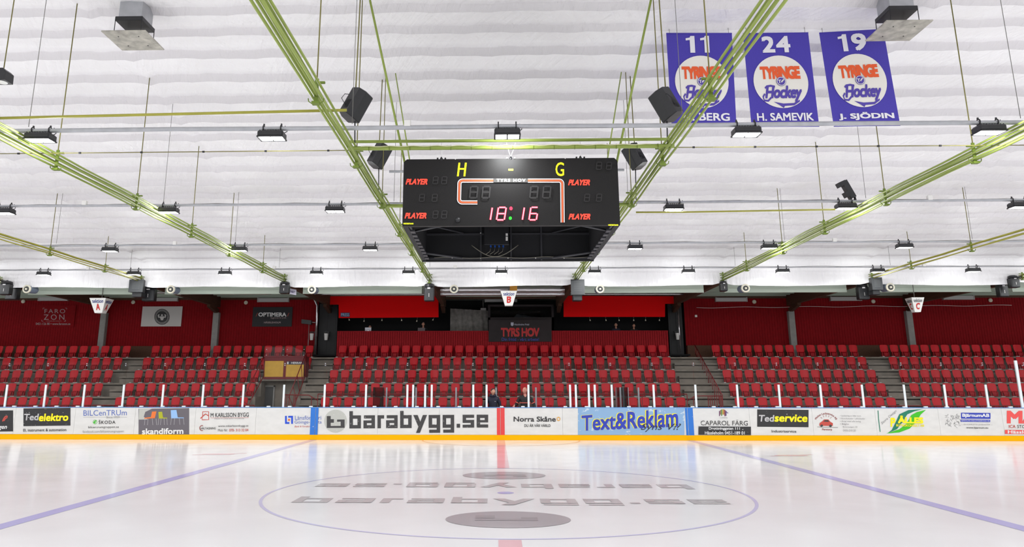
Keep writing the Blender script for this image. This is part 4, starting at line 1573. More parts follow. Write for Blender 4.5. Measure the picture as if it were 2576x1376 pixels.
ZP = ZT + .02
cross('cross_pipe', 'green pipe crossing above the front of the scoreboard, the farther one', [(TX[-1] - .1, -.95, ZP + .22), (TX[0] + .15, -.95, ZP + .22)], .032, green)
t = thing('cross_pipe', 'thick green pipe right above the scoreboard carrying its front ropes', 'pipe', (TX[-1], -1.19, ZP))
MB().tube([(TX[-1] - .05, -1.19, ZP), (TX[0] + .1, -1.19, ZP)], .042, 10).build('pipe', green, t)
MB().tube([(TX[-1] + .2 + 5.6 * i / 60, -1.24, ZP + .02 + .008 * math.sin(i * 1.3)) for i in range(61)], .009, 5).build('cable', mat('cream_cable', (205, 205, 160), .5), t)
mb = MB()
for i in range(15):
    x = TX[-1] + .35 + i * .4
    mb.tube([(x, -1.19 + .047 * math.cos(q), ZP + .047 * math.sin(q)) for q in [j * math.pi / 6 for j in range(13)]], .005, 4)
mb.build('cable_tie', green_dk, t)
cross('cross_pipe', 'green pipe behind the scoreboard between the two middle bundles', [(TX[-1] + .05, 2.05 + .95, ZP - .12), (TX[0] - .05, 2.05 + .95, ZP - .12)], .045, green)
cross('cross_pipe', 'thin grey pipe passing behind the top of the scoreboard', [(TX[-1] + .05, 3.6, ZP + .95), (TX[0] - .02, 3.6, ZP + .95)], .035, galv)
cross('cross_pipe', 'long thin olive pipe crossing at the upper left above the nearest rail', [at(-40, 298, z=ZP + .1), at(872, 277, z=ZP + .1)], .026, olive)
cross('cross_pipe', 'thin olive pipe right of the scoreboard below the second rail', [at(1600, 534, z=ZP - .1), at(1718, 533.6, z=ZP - .1), at(2101, 527, z=ZP - .1)], .022, olive)
for lab, a_, b_ in (('left', at(-30, 387, z=ZP), at(905, 378, z=ZP)), ('right', at(1668, 371, z=ZP), at(2600, 365, z=ZP))):
    t = thing('cross_wire', 'thin dark wire with small clips stretched on the %s below the nearest rail' % lab, 'wire', a_)
    MB().tube([lerp(a_, b_, i / 12) for i in range(13)], .009, 6).build('wire', rod_m, t)
    mb = MB()
    for i in range(6):
        c = lerp(a_, b_, (i + .5) / 6)
        mb.lathe(c, (1, 0, 0), [(.02, -.02), (.02, .02)], 8)
    mb.build('clip', black, t)

# ------------------------------------------------------------ scoreboard
YS, YK = -1.15, 2.75
P = lambda px, py: at(px, py, y=YS)
sx0, sx1 = P(1014, 480).x, P(1556.5, 480).x
sz1, sz0 = P(1285, 399).z, P(1285, 567.5).z
SB = thing('scoreboard', 'big black hanging scoreboard showing red clock digits', 'scoreboard', ((sx0 + sx1) / 2, YS, sz0))
acr = mat('black_acrylic', (21, 19, 19), .5, spec=.24, noise=.35, nscale=60)
cuts = [sx0, P(1145, 480).x, P(1424, 480).x, sx1]
for i in range(3):
    a_, b_ = cuts[i], cuts[i + 1]
    c = .03
    e0, e1 = (.06 if i == 0 else .015), (.06 if i == 2 else .015)
    prof = [(a_, sz0), (b_, sz0), (b_, sz1 - e1), (b_ - e1, sz1), (a_ + e0, sz1), (a_, sz1 - e0)]
    mb = MB().add([(x, YS, z) for x, z in prof] + [(x, YS + .1, z) for x, z in prof], [tuple(range(6)), tuple(range(11, 5, -1))] + [(k, (k + 1) % 6, 6 + (k + 1) % 6, 6 + k) for k in range(6)])
    mb.build('front_panel', acr, SB)
inn = mat('scoreboard_inside', (22, 22, 25), .7)
MB().box(sx0, sx0 + .1, YS + .1, YK, sz0, sz1 - .04).build('side_panel', inn, SB)
MB().box(sx1 - .1, sx1, YS + .1, YK, sz0, sz1 - .04).build('side_panel', inn, SB)
bk = MB()
for i in range(3):
    bk.box(cuts[i], cuts[i + 1], YK, YK + .1, sz0 - .02, sz1)
bk.build('back_panel', inn, SB)
MB().box(sx0 + .1, sx1 - .1, YS + .1, YK, sz1 - .14, sz1 - .1).build('top_panel', inn, SB)
fr_m = mat('scoreboard_frame', (52, 52, 56), .5)
mb = MB()
for x in (sx0 + .13, sx1 - .13):
    mb.box(x - .02, x + .02, YS + .1, YK, sz0 + .02, sz0 + .06)
for y in (YS + .14, YK - .05):
    mb.box(sx0 + .1, sx1 - .1, y - .02, y + .02, sz0 + .02, sz0 + .06)
for x in (sx0 + 1.42, sx0 + 2.15, sx0 + 2.88):
    mb.box(x - .02, x + .02, YK - .06, YK, sz0, sz1 - .14)
mb.box(sx0 + .1, sx1 - .1, YK - .05, YK, sz0 + .62, sz0 + .66)
for s, x in ((1, sx0 + .1), (-1, sx1 - .1)):
    mb.tube([(x, YS + .75, sz0 + .05), (x + s * .75, YS + .12, sz0 + .05)], .025)
    mb.tube([(x, YK - .8, sz0 + .05), (x + s * .9, YK - .05, sz0 + .05)], .03)
    mb.tube([(x, YK - .7, sz0 + .75), (x + s * .9, YK - .04, sz0 + .66)], .02)
    for i in range(9):
        y = YS + .45 + i * .38
        mb.box(x + (0 if s > 0 else -.09), x + (.09 if s > 0 else 0), y, y + .2, sz0 - .01, sz0 + .02)
mb.build('inner_frame', fr_m, SB)
fb = MB().bbox(sx0 + 1.5, sx0 + 2.1, YK - .2, YK - .06, sz0 + .34, sz0 + .95, .01).build('power_box', black, SB)
fbp = MB()
for i in range(4):
    fbp.lathe((sx0 + 1.66 + i * .1, YK - .14, sz0 + .34), (0, -.3, -1), [(.02, 0), (.02, .05)], 10)
fbp.build('plug', mat('blue_plug', (40, 90, 180), .5), fb)
MB().box(sx0 + 2.02, sx0 + 2.07, YK - .205, YK - .2, sz0 + .44, sz0 + .54).box(sx0 + 2.02, sx0 + 2.07, YK - .205, YK - .2, sz0 + .56, sz0 + .62).build('sticker', white_p, fb)
mb = MB()
for i in range(4):
    x = sx0 + 1.66 + i * .1
    mb.tube([(x, YK - .16, sz0 + .29), (x - .02, YK - .2, sz0 + .18), (x - .12, YK - .15, sz0 + .12)], .007, 5)
mb.tube([(sx0 + 1.2 + .07 * i, YK - .12, sz0 + .35 - .28 * math.sin(math.pi * i / 16)) for i in range(17)], .012, 6)
mb.tube([(sx0 + .3 + .21 * i, YK - .1, sz0 + .05 + .015 * math.sin(i * 1.1)) for i in range(19)], .009, 6)
mb.build('inner_cable', mat('grey_cable', (120, 116, 104), .6), SB)
mb = MB()
for px, py in ((945, 255), (1256, 258), (622, 537), (945, 540), (1256, 540), (1570, 540), (1893, 540)):
    q = at(1000 + px / 4.519, 530 + py / 4.519, y=YK - .06)
    mb.lathe((q.x, YK - .06, q.z), (0, -1, 0), [(.014, 0), (.014, .012)], 8)
mb.build('screw', white_p, SB)
s_led = mat('led_red', (255, 40, 70), .4, emit=1.2)
s_led2 = mat('led_pink', (255, 170, 185), .4, emit=1.0)
s_off = mat('led_unlit', (30, 28, 28), .6)
s_grn = mat('led_green', (20, 225, 30), .4, emit=1.0)
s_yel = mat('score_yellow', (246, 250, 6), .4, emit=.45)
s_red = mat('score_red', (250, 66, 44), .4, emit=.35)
s_org = mat('score_orange', (226, 92, 44), .5)
s_wht = mat('score_white', (226, 222, 224), .5)
lv = [0.0]


def sf():
    lv[0] += .0015
    d = YS - .002 - lv[0]
    return lambda u, v: (P(u, v).x, d, P(u, v).z)


def sb(name, mb, m):
    return mb.build(name, m, SB)


f = sf()
sb('home_letter', MB().poly(f, [(1149.5, 443.5), (1154, 443.5), (1158, 409.5), (1153.5, 409.5)]).poly(f, [(1166, 443.5), (1170.5, 443.5), (1174.3, 409.5), (1169.6, 409.5)]).poly(f, [(1155, 427), (1170, 427), (1170.5, 423), (1155.5, 423)]), s_yel)
f = sf()
sb('guest_letter', MB().text(f, 'G', 1397.5, 443.2, 1418.8, 408.6, .008), s_yel)
f = sf()
sb('score_dash', MB().rect(f, 1279, 429.3, 1291, 425), s_yel)
for x0, y0 in ((1020.5, 450), (1429, 452), (1018, 535.5), (1430, 538)):
    f = sf()
    sb('player_lettering', MB().text(f, 'PLAYER', x0, y0 + 14.6, x0 + 55, y0, .06, .32), s_red)
for m, d, w in ((s_wht, 0, 10.2), (black, 0, 6.0), (s_org, 0, 4.0)):
    f = sf()
    mb = MB()

    def arc(cx, cy, r, a0, a1):
        return [(cx + r * math.cos(math.radians(a0 + (a1 - a0) * i / 8)), cy + r * math.sin(math.radians(a0 + (a1 - a0) * i / 8))) for i in range(9)]
    mb.stroke(f, [(1241, 454.8)] + arc(1164, 463, 8.2, -90, -180) + arc(1163, 501.5, 8.2, 180, 90) + [(1201, 509.7)], w)
    mb.stroke(f, [(1328, 454.8)] + arc(1406, 463, 8.2, -90, 0) + [(1415.3, 560)], w)
    sb('frame_line', mb, m)
f = sf()
sb('name_plate', MB().rect(f, 1241.5, 459.5, 1327.5, 449.5), mat('name_plate_grey', (70, 68, 66), .5))
f = sf()
sb('name_lettering', MB().text(f, 'TYRS HOV', 1249, 458, 1322, 450.5, .05, 0, None, 1.3), s_wht)
SEG = {'A': ((.1, 1), (.9, 1)), 'B': ((1, .98), (1, .5)), 'C': ((1, .5), (1, .02)), 'D': ((.1, 0), (.9, 0)), 'E': ((0, .02), (0, .5)), 'F': ((0, .5), (0, .98)), 'G': ((.1, .5), (.9, .5))}


def digit(segs, x0, x1, y0, y1, lean, mats):
    for m, w in mats:
        f = sf()
        mb = MB()
        for s in segs:
            pts = []
            for u, v in SEG[s]:
                pts.append((x0 + (x1 - x0) * u + lean * (v - .5), y1 + (y0 - y1) * v))
            mb.stroke(f, pts, w)
        sb('clock_digit', mb, m)


LIT = ((s_led, 4.6), (s_led2, 1.7))
for segs, x0, x1 in (('BC', 1216, 1236), ('ABCDEFG', 1251.5, 1271), ('BC', 1297, 1316.5), ('ACDEFG', 1333, 1351.5)):
    digit(segs, x0, x1, 522.5, 554, 5, LIT)
for x0, x1 in ((1183, 1201), (1214, 1232), (1334, 1352), (1366, 1384)):
    digit('ABCDEFG', x0, x1, 470, 499, 3, ((s_off, 3.4),))
for x0, y0 in ((1090, 446), (1112, 446), (1056, 490), (1088, 490), (1090, 532), (1112, 532), (1500, 410), (1525, 410), (1470, 490), (1500, 490)):
    digit('ABCDEFG', x0, x0 + 12, y0, y0 + 18, 2, ((s_off, 2.0),))
f = sf()
sb('clock_dot', MB().disc(f, 1285.3, 526, 4, 4.6, 16), s_led)
f = sf()
sb('clock_dot', MB().disc(f, 1283.6, 550.5, 3.8, 4.2, 16), s_grn)
for x0, y0 in ((1015.5, 562.5), (1528.5, 566)):
    f = sf()
    sb('maker_lettering', MB().text(f, 'WESTERSTRAND', x0, y0 + 3.6, x0 + 25.5, y0, .05), s_yel)
p = P(1152, 553.5)
sb('round_camera', MB().lathe((p.x, YS, p.z), (0, -1, 0), [(.05, 0), (.05, .03), (.035, .05), (.02, .06)], 16), black)
# ropes and rods that carry it
for px in (1110.5, 1285, 1460):
    x = P(px, 390).x
    if px == 1285:
        MB().tube([(x - .09, YS - .04, ZP + .09), (x, YS + .02, sz1 + .03)], .008, 6).tube([(x + .09, YS - .04, ZP + .09), (x, YS + .02, sz1 + .03)], .008, 6).build('rope', s_wht, SB)
    else:
        MB().tube([(x, YS - .04, ZP + .1), (x + .01, YS + .02, sz1 + .02)], .010, 6).build('rope', s_wht, SB)
    MB().box(x - .09, x - .06, YS, YS + .06, sz1 - .01, sz1 + .03).box(x + .06, x + .09, YS, YS + .06, sz1 - .01, sz1 + .03).lathe((x, YS + .02, sz1 - .02), (0, 0, 1), [(.03, 0), (.03, .03), (.012, .07)], 10).build('shackle', black_m, SB)
for a_, b_, r in (((928, -12), (1029, 398), .024), ((995, 185), (1040, 397), .015), ((1640, -12), (1540, 398), .024), ((1563, 182), (1518, 398), .015)):
    y0, y1 = (.6, .9) if r > .02 else (2.2, 1.4)
    q = at(*b_, y=.3)
    top = at(*a_, y=-.6 if r > .02 else 2.6)
    e = Vector((q.x, .3, min(q.z, sz1 - .02)))
    if r > .02:
        d = (top - e).normalized()
        top = e + d * ((10.02 - e.z) / d.z)
    else:
        top.z = min(top.z, 10.0)
    MB().tube([e, top], r, 8).build('support_rod', green, SB)

# ------------------------------------------------------------ hanging loudspeakers
def pa_speaker(label, c, w, h, d, roll, tilt, yaw, rod_to, group):
    c = Vector(c)
    R = Matrix.Rotation(yaw, 3, 'Z') @ Matrix.Rotation(roll, 3, 'Y') @ Matrix.Rotation(tilt, 3, 'X')
    t = thing('hanging_speaker', label, 'speaker', c, group)
    T = lambda x, y, z: c + R @ Vector((x, y, z))
    mb = MB()
    prof = []
    for y, k in ((-d / 2, 1), (-d / 2 + .02, 1.04), (d * .1, 1.0), (d / 2, .62)):
        prof.append([T(sx * w / 2 * k, y, sz * h / 2 * (.9 + .1 * k)) for sx, sz in ((-1, -.94), (-.9, -1), (.9, -1), (1, -.94), (1, .94), (.9, 1), (-.9, 1), (-1, .94))])
    mb.loft(prof)
    mb.build('cabinet', black_m, t)
    mb = MB()
    mb.loft([[T(sx * w * .44, -d / 2 - e, sz * h * .45) for sx, sz in ((-1, -1), (1, -1), (1, 1), (-1, 1))] for e in (0, .012)])
    mb.build('front_grille', black, t)
    mb = MB()
    mb.obox(T(0, d / 2 - .02, -h * .15), R @ Vector((w * .22, 0, 0)), R @ Vector((0, .02, 0)), R @ Vector((0, 0, h * .16)))
    mb.build('rear_plate', fr_m, t)
    MB().tube([T(w * .1, d / 2, -h * .2), T(w * .4, d / 2 + .08, -h * .05), T(w * .45, d / 2 + .05, h * .15), T(w * .2, d / 2 - .05, h * .25)], .007, 6).build('cable', black, t)
    for p_ in rod_to:
        MB().tube([c, p_], .013, 6).build('mounting_rod', rod_m if p_[2] > c.z else black, t)
    return t


for lab, px, py, y, s, sc_ in (('upper left of the scoreboard', 893, 264, -1.15, -1, 1.0), ('upper right of the scoreboard, before the purple banner', 1677, 263, -1.15, 1, 1.0), ('close to the left top corner of the scoreboard', 953, 391, 3.0, -1, .98), ('close to the right top corner of the scoreboard', 1598, 393, 3.0, 1, .98)):
    c = at(px, py, y=y)
    xr_ = c.x + (.03 if s < 0 else -.03)
    up = zsheet(xr_, y)
    pa_speaker('black hanging loudspeaker %s' % lab, c, .34 * sc_, .62 * sc_, .36 * sc_, s * .27, .35, s * -2.5, [(xr_, y, up), (xr_, y, ZP)], 'hanging loudspeakers round the scoreboard')

# ------------------------------------------------------------ purple banners
purple = mat('banner_purple', (66, 54, 160), .7, noise=.05, nscale=30)
b_white = mat('banner_white', (224, 222, 226), .65)
b_cream = mat('banner_cream', (226, 222, 214), .65)
b_org = mat('banner_orange', (226, 88, 38), .6)
b_vio = mat('banner_violet', (78, 62, 158), .6)
YB = 1.0
for lab, num, who, TL, TR, BR_, BL_ in (('left banner, partly behind the green pipes', '11', 'K. BERG', (1676, 84), (1841, 84), (1853, 318), (1690, 317)), ('middle banner of the three', '24', 'H. SAMEVIK', (1869, 84.5), (2033, 82.5), (2061, 317), (1891, 318)), ('right banner, its corner behind the vent plate', '19', 'J. SJÖDIN', (2061, 83), (2222, 74), (2265, 315), (2098, 317))):
    cs = [at(*q, y=YB) for q in (TL, TR, BR_, BL_)]
    t = thing('hanging_banner', 'purple hanging banner with white number %s, %s' % (num, lab), 'banner', cs[0], 'purple banners hung from the ceiling')

    def bf(dy, cs=cs):
        def g(u, v):
            p = lerp(lerp(cs[0], cs[1], u), lerp(cs[3], cs[2], u), v)
            return (p.x, YB + .005 * math.sin(u * 6 + v * 2) - dy, p.z)
        return g
    mb = MB()
    mb.smooth = True
    mb.grid(bf(0), 12, 12)
    mb.grid(bf(-.006), 12, 12)
    mb.build('cloth', purple, t)
    MB().tube([bf(0)(0, 1), bf(0)(.5, 1), bf(0)(1, 1)], .014, 6).tube([bf(0)(0, 0), bf(0)(.5, 0), bf(0)(1, 0)], .012, 6).build('hem_rod', purple, t)
    up = [bf(0)(.05, 0), bf(0)(.95, 0)]
    mb = MB()
    for q in up:
        mb.tube([q, (q[0], q[1], max(q[2] + .05, zsheet(q[0], q[1])))], .005, 5)
    mb.build('hanging_cord', wire_m, t)
    ones = [(u, .03) for u in {'11': (.29, .51), '19': (.27,)}.get(num, ())]
    for u, v in ones:
        w_ = .135
        MB().poly(bf(.012), [(u + w_ * .45, v + .045), (u + w_ * .45, v + .185), (u + w_, v + .185), (u + w_, v), (u + w_ * .55, v), (u + w_ * .45, v + .018), (u, v + .026), (u, v + .05)]).build('number', b_white, t)
    if num == '24':
        MB().text(bf(.012), '2', .27, .215, .465, .035, .045).build('number', b_white, t)
        MB().text(bf(.012), '4', .485, .215, .70, .035, .045).build('number', b_white, t)
    elif num == '19':
        MB().text(bf(.012), '9', .47, .215, .70, .03, .045).build('number', b_white, t)
    nx0, nx1 = (.19, .90) if num == '11' else (.09, .93)
    MB().text(bf(.012), who, nx0, .945, nx1, .862, .035).build('name_lettering', b_white, t)
    dsk = MB().disc(bf(.012), .5, .53, .41, .282, 48).build('disc', b_cream, t)
    MB().text(bf(.018), 'TYRINGE', .20, .505, .80, .365, .075, .0, None, .82).build('red_lettering', b_org, dsk)
    mb = MB().text(bf(.018), 'Hockey', .24, .75, .80, .575, .04, .3, None, .95)
    mb.poly(bf(.018), [(.36, .745), (.5, .765), (.66, .76), (.75, .725), (.75, .745), (.66, .785), (.52, .79), (.5, .812), (.45, .785)])
    mb.stroke(bf(.018), [(.24, .66), (.21, .69), (.22, .73), (.28, .735), (.33, .70)], .022)
    mb.stroke(bf(.018), [(.25, .60), (.28, .58), (.34, .575), (.40, .585)], .022)
    mb.build('script_lettering', b_vio, dsk)
    MB().disc(bf(.026), .5, .53, .072, .05, 24).build('badge', b_vio, dsk)
    MB().ring(bf(.030), .5, .53, .058, .066, 24, sv=.69).text(bf(.030), 'T', .45, .55, .5, .515, .03).stroke(bf(.030), [(.50, .54), (.54, .51)], .014).build('badge_mark', b_cream, dsk)

# ------------------------------------------------------------ ceiling vents
for lab, c0, dk in (('left', [(268, 83), (362, 80), (398, 123), (313, 126)], (336, 50)), ('right', [(2233, 57), (2332, 56), (2283, 100), (2194, 101)], (2258, 35))):
    zpl = 9.32
    q = [at(*a_, z=zpl) for a_ in c0]
    cx, cy = sum(v.x for v in q) / 4, sum(v.y for v in q) / 4
    h = (max(v.x for v in q) - min(v.x for v in q)) / 2 * .80
    t = thing('ceiling_vent', 'square metal vent with hanging plate on the ceiling, %s side' % lab, 'vent', (cx, cy, zpl))
    MB().bbox(cx - .48, cx + .48, cy - .46, cy + .46, zpl, zpl + .03, .008).build('deflector_plate', mat('stained_plate', (168, 164, 154), .5, metal=.2, noise=.35, nscale=5), t)
    zc_ = zroof(cy)
    MB().box(cx - .25, cx + .25, cy - .25, cy + .25, zpl + .42, zc_ + .05).build('duct', galv, t)
    MB().bbox(cx - .30, cx + .30, cy - .30, cy + .30, zpl + .34, zpl + .44, .01).build('collar', black, t)
    mb = MB()
    for a_ in (-1, 1):
        for b_ in (-1, 1):
            mb.tube([(cx + a_ * .29, cy + b_ * .29, zpl + .02), (cx + a_ * .29, cy + b_ * .29, zpl + .36)], .008, 6)
    mb.build('hanger_rod', black, t)
    mb = MB()
    for a_ in (-1, 1):
        for b_ in (-1, 1):
            mb.lathe((cx + a_ * .22, cy + b_ * .22, zpl), (0, 0, -1), [(.014, 0), (.014, .008)], 8)
    mb.build('bolt', black, t)

# ------------------------------------------------------------ jet nozzles on the stand edge
for i, (px, py) in enumerate(((66, 727), (429, 728), (784, 728.5), (1142, 727), (1510, 727), (1876, 725), (2241, 722.5))):
    y = 16.16
    p = at(px, py, y=y)
    ax = Vector((.0, -1, -.06)).normalized()
    if i == 3:
        lab = 'left of the middle section sign'
    else:
        lab = ('leftmost', 'above the white poster', 'above the left gallery doorway', '', 'right of the middle section sign', 'right of the right gallery', 'left of the right-hand section sign')[i]
    t = thing('jet_nozzle', 'round cream air nozzle under the ceiling edge, %s' % lab, 'air nozzle', p, 'air nozzles along the ceiling edge')
    MB().lathe(p, -ax, [(.15, .02), (.16, .12), (.16, .62), (.11, .68)], 24).build('body', bluegrey, t)
    MB().lathe(p, ax, [(.175, -.08), (.18, -.02), (.15, .015), (.12, .0), (.11, -.03)], 28).build('flange', cream, t)
    MB().lathe(p, ax, [(.11, -.03), (.085, .02), (.07, .02), (.05, -.03)], 24).build('throat', mat('nozzle_throat', (70, 70, 66), .6), t)
    MB().lathe(p, ax, [(.045, -.02), (.045, .03), (.02, .05)], 16).build('core', cream, t)
    MB().tube([(p.x, y + .35, p.z + .14), (p.x, y + .35, 6.86)], .014, 6).build('hanger_rod', wire_m, t)

# ------------------------------------------------------------ devices at the pipe ends
def head(label, px0, py0, px1, py1, kind, y=16.25):
    p, q = at(px0, py0, y=y), at(px1, py1, y=y)
    cx = (p.x + q.x) / 2
    w, h = abs(q.x - p.x), p.z - q.z
    t = thing('hanging_speaker' if kind == 'box' else 'hanging_spotlight', label, 'speaker' if kind == 'box' else 'spotlight', (cx, y, q.z), 'black fixtures at the ends of the green pipes')
    if kind == 'box':
        sl = 1 if cx < 0 else -1
        d = .5
        bx = MB().loft([[(cx - w / 2 * k + o_, yy_, z) for z, k, o_ in ()] for yy_ in ()] if False else [[(cx - w / 2, y - d / 2, q.z + h * .25), (cx + w / 2, y - d / 2, q.z + h * .25), (cx + w / 2, y - d / 2, p.z - .05), (cx - w / 2, y - d / 2, p.z - .05)], [(cx - w * .3, y + d / 2, q.z + h * .25), (cx + w * .3, y + d / 2, q.z + h * .25), (cx + w * .3, y + d / 2, p.z - .05), (cx - w * .3, y + d / 2, p.z - .05)]])
        bx.build('cabinet', mat('dark_grey_cabinet', (58, 60, 62), .5), t)
        mb = MB()
        for i in range(7):
            for j in range(6):
                u = cx - w * .24 + w * .48 * i / 6
                v = q.z + h * .45 + h * .4 * j / 5
                mb.box(u - .012, u + .012, y - d / 2 - .006, y - d / 2, v - .012, v + .012)
        mb.build('grille', mat('grille_dots', (96, 98, 98), .5), t)
        MB().bbox(cx - w * .33, cx + w * .33, y - .12, y + .3, q.z, q.z + h * .27, .02).build('lower_box', black_m, t)
    else:
        MB().lathe((cx, y, p.z - h * .25), (0, 0, -1), [(w * .30, -h * .22), (w * .5, -h * .16), (w * .52, -.02), (w * .36, .02)], 20).build('base', black, t)
        MB().bbox(cx - w / 2, cx + w / 2, y - .16, y + .16, q.z, p.z - h * .24, .03).build('body', black_m, t)
        MB().box(cx - w * .16, cx + w * .12, y - .165, y - .155, p.z - h * .34, p.z - h * .27).build('label_plate', s_wht, t)
        MB().box(cx - .012, cx + .012, y - .166, y - .158, q.z + h * .22, q.z + h * .42).build('light_slit', plate_m, t)
    MB().box(cx - .03, cx + .03, y - .03, y + .03, p.z - .08, ZT + .0).tube([(cx, y, ZT - .05), (TX[min(range(-4, 4), key=lambda k: abs(TX[k] - cx))], y, ZT)], .03, 8).build('mounting_clamp', black_m, t)
    return t


head('black spotlight hanging at the end of the pipes left of the scoreboard', 1068, 712, 1092, 758, 'spot')
head('dark grey loudspeaker with grille at the end of the pipes right of the scoreboard', 1434, 702, 1470, 757, 'box')
head('dark grey loudspeaker at the pipe end right of the left section sign', 333, 702, 364, 748, 'box')
head('black spotlight tucked behind the loudspeaker right of the left section sign', 364, 716, 390, 758, 'spot', 16.9)
head('small black spotlight at the pipe end above the black wall poster', 706, 708, 727, 739, 'spot')
head('small black spotlight at the pipe end right of the right gallery', 1810, 706, 1829, 733, 'spot')
head('dark grey loudspeaker at the pipe end left of the right section sign', 2184, 697, 2216, 742, 'box')
head('black spotlight left of the loudspeaker near the right section sign', 2154, 712, 2185, 754, 'spot', 16.9)
head('small black spotlight at the far left pipe end', 6, 706, 26, 742, 'spot')
head('black spotlight behind the small one at the far left pipe end', 22, 716, 45, 754, 'spot', 16.9)
head('small black spotlight at the far right pipe end', 2536, 692, 2562, 724, 'spot')
head('black spotlight left of the small one at the far right pipe end', 2506, 708, 2534, 747, 'spot', 16.9)
# tilted black projector above the second rail
c = at(2131, 478, y=4.1)
t = thing('hanging_spotlight', 'tilted black spotlight standing on the second lamp rail at the right', 'spotlight', c)
R = Matrix.Rotation(-.42, 3, 'Y')
T = lambda x, z: c + R @ Vector((x, 0, z))
MB().obox(T(.02, .0), R @ Vector((.07, 0, 0)), (0, .09, 0), R @ Vector((0, 0, .25))).build('body', black_m, t)
MB().obox(T(-.06, .2), R @ Vector((.10, 0, 0)), (0, .1, 0), R @ Vector((0, 0, .06))).build('head', black, t)
MB().obox(T(-.06, -.1), R @ Vector((.07, 0, 0)), (0, .1, 0), R @ Vector((0, 0, .07))).build('yoke', black, t)
MB().tube([T(.08, -.25), (at(2150, 505, y=4.1).x, 4.05, ZR)], .03, 8).build('mounting_clamp', black_m, t)
# lamp cut by the left frame edge
c = at(4, 192, y=-2.2)
t = thing('hanging_spotlight', 'black hanging lamp cut off by the left frame edge', 'spotlight', c)
MB().loft([[(c.x + a_ * .13 * k + .02, -2.2 + b_ * .12, z) for a_, b_ in ((-1, -1), (1, -1), (1, 1), (-1, 1))] for z, k in ((c.z + .12, .5), (c.z + .06, 1), (c.z - .12, 1.05))]).build('housing', black_m, t)
MB().disc(lambda u, v: (u, v, c.z - .122), c.x + .02, -2.2, .1, .1, 20).build('lens', mat('white_lens', (230, 230, 226), .3), t)
MB().tube([(c.x + .02, -2.2, c.z + .12), (c.x + .02, -2.2, zsheet(c.x, -2.2))], .01, 6).build('hanger_rod', rod_m, t)

# ------------------------------------------------------------ section signs
def section_sign(letter, label, px0, px1, py0, py1, y, blue):
    """four-sided tapering box sign; px range is its front face at the top"""
    p, q = at(px0, py0, y=y), at(px1, py1, y=y)
    w = q.x - p.x
    h = p.z - q.z
    cx = (p.x + q.x) / 2
    t = thing('section_sign', label, 'sign', (cx, y + w / 2, p.z))
    k = .46
    ring = lambda s, z, e=0: [(cx - w / 2 * s, y + w / 2 - w / 2 * s, z), (cx + w / 2 * s, y + w / 2 - w / 2 * s, z), (cx + w / 2 * s, y + w / 2 + w / 2 * s, z), (cx - w / 2 * s, y + w / 2 + w / 2 * s, z)]
    MB().loft([ring(1, p.z), ring(k, q.z)]).build('box', white_p, t)

    def face(side):
        def g(u, v):             # u -1..1 across, v 0 top .. 1 bottom
            s = 1 + (k - 1) * v
            e = .006
            if side == 'front':
                return (cx + u * w / 2 * s, y + w / 2 - w / 2 * s - e, p.z - h * v)
            if side == 'right':
                return (cx + w / 2 * s + e, y + w / 2 + u * w / 2 * s, p.z - h * v)
            return (cx - w / 2 * s - e, y + w / 2 - u * w / 2 * s, p.z - h * v)
        return g
    for side in ('front', 'right', 'left'):
        g = face(side)
        MB().text(g, 'sektion', -.76, .33, .76, .08, .02, .12 if letter == 'B' else 0).build('small_lettering', blue, t)
        MB().text(g, letter, -.42, .82, .42, .38, .05, .12 if letter == 'B' else 0).build('letter', mat('sign_red', (196, 44, 40), .5), t)
    MB().tube([(cx, y + w / 2, p.z), (cx, y + w / 2, 6.86)], .015, 6).build('hanger_rod', wire_m, t)
    return t


nav = mat('sign_blue', (40, 60, 130), .5)
section_sign('A', 'white tapering section sign lettered A hanging at the left', 225, 262, 749.5, 786, 17.2, nav)
section_sign('B', 'white tapering section sign lettered B hanging in the middle', 1259, 1301, 731.5, 767.5, 16.9, nav)
section_sign('C', 'white tapering section sign lettered C hanging at the right', 2293, 2330, 748, 784, 17.2, mat('sign_grey', (90, 90, 96), .5))
p, q = at(1282.5, 720.5, y=17.2), at(1301, 731, y=17.2)
o = MB().box(p.x, q.x, 17.2, 17.24, q.z, p.z + .05).tube([(p.x + .1, 17.22, p.z), (p.x + .1, 17.22, 6.86)], .01, 6).build('hanging_board', mat('orange_board', (226, 160, 56), .55), loc=(p.x, 17.2, q.z))
tag(o, 'small orange board hanging just above the middle section sign', 'board')
p, q = at(727, 726, y=16.9), at(745, 742, y=16.9)
t = thing('hanging_sign', 'small tilted white sign lettered with one word at the pipe end left of the gallery', 'sign', (p.x, 16.9, q.z))
MB().obox(((p.x + q.x) / 2, 16.9, (p.z + q.z) / 2), ((q.x - p.x) / 2, 0, -.03), (0, .015, 0), (.0, 0, (p.z - q.z) / 2 - .02)).build('board', mat('pale_sign', (196, 190, 204), .5), t)
fr = lambda u, v: (p.x + (q.x - p.x) * u, 16.88, p.z + (q.z - p.z) * v - .06 * u + .03)
MB().text(fr, 'TOALETT', .15, .68, .85, .35, .02).build('lettering', mat('sign_violet', (70, 60, 110), .5), t)
MB().tube([(p.x + .06, 16.9, p.z - .05), (p.x + .06, 16.9, 6.86)], .008, 6).build('hanger_rod', wire_m, t)

# ------------------------------------------------------------ people
skin_m = mat('skin', (206, 150, 126), .5)
skin_p = mat('skin_ruddy', (208, 138, 122), .5)


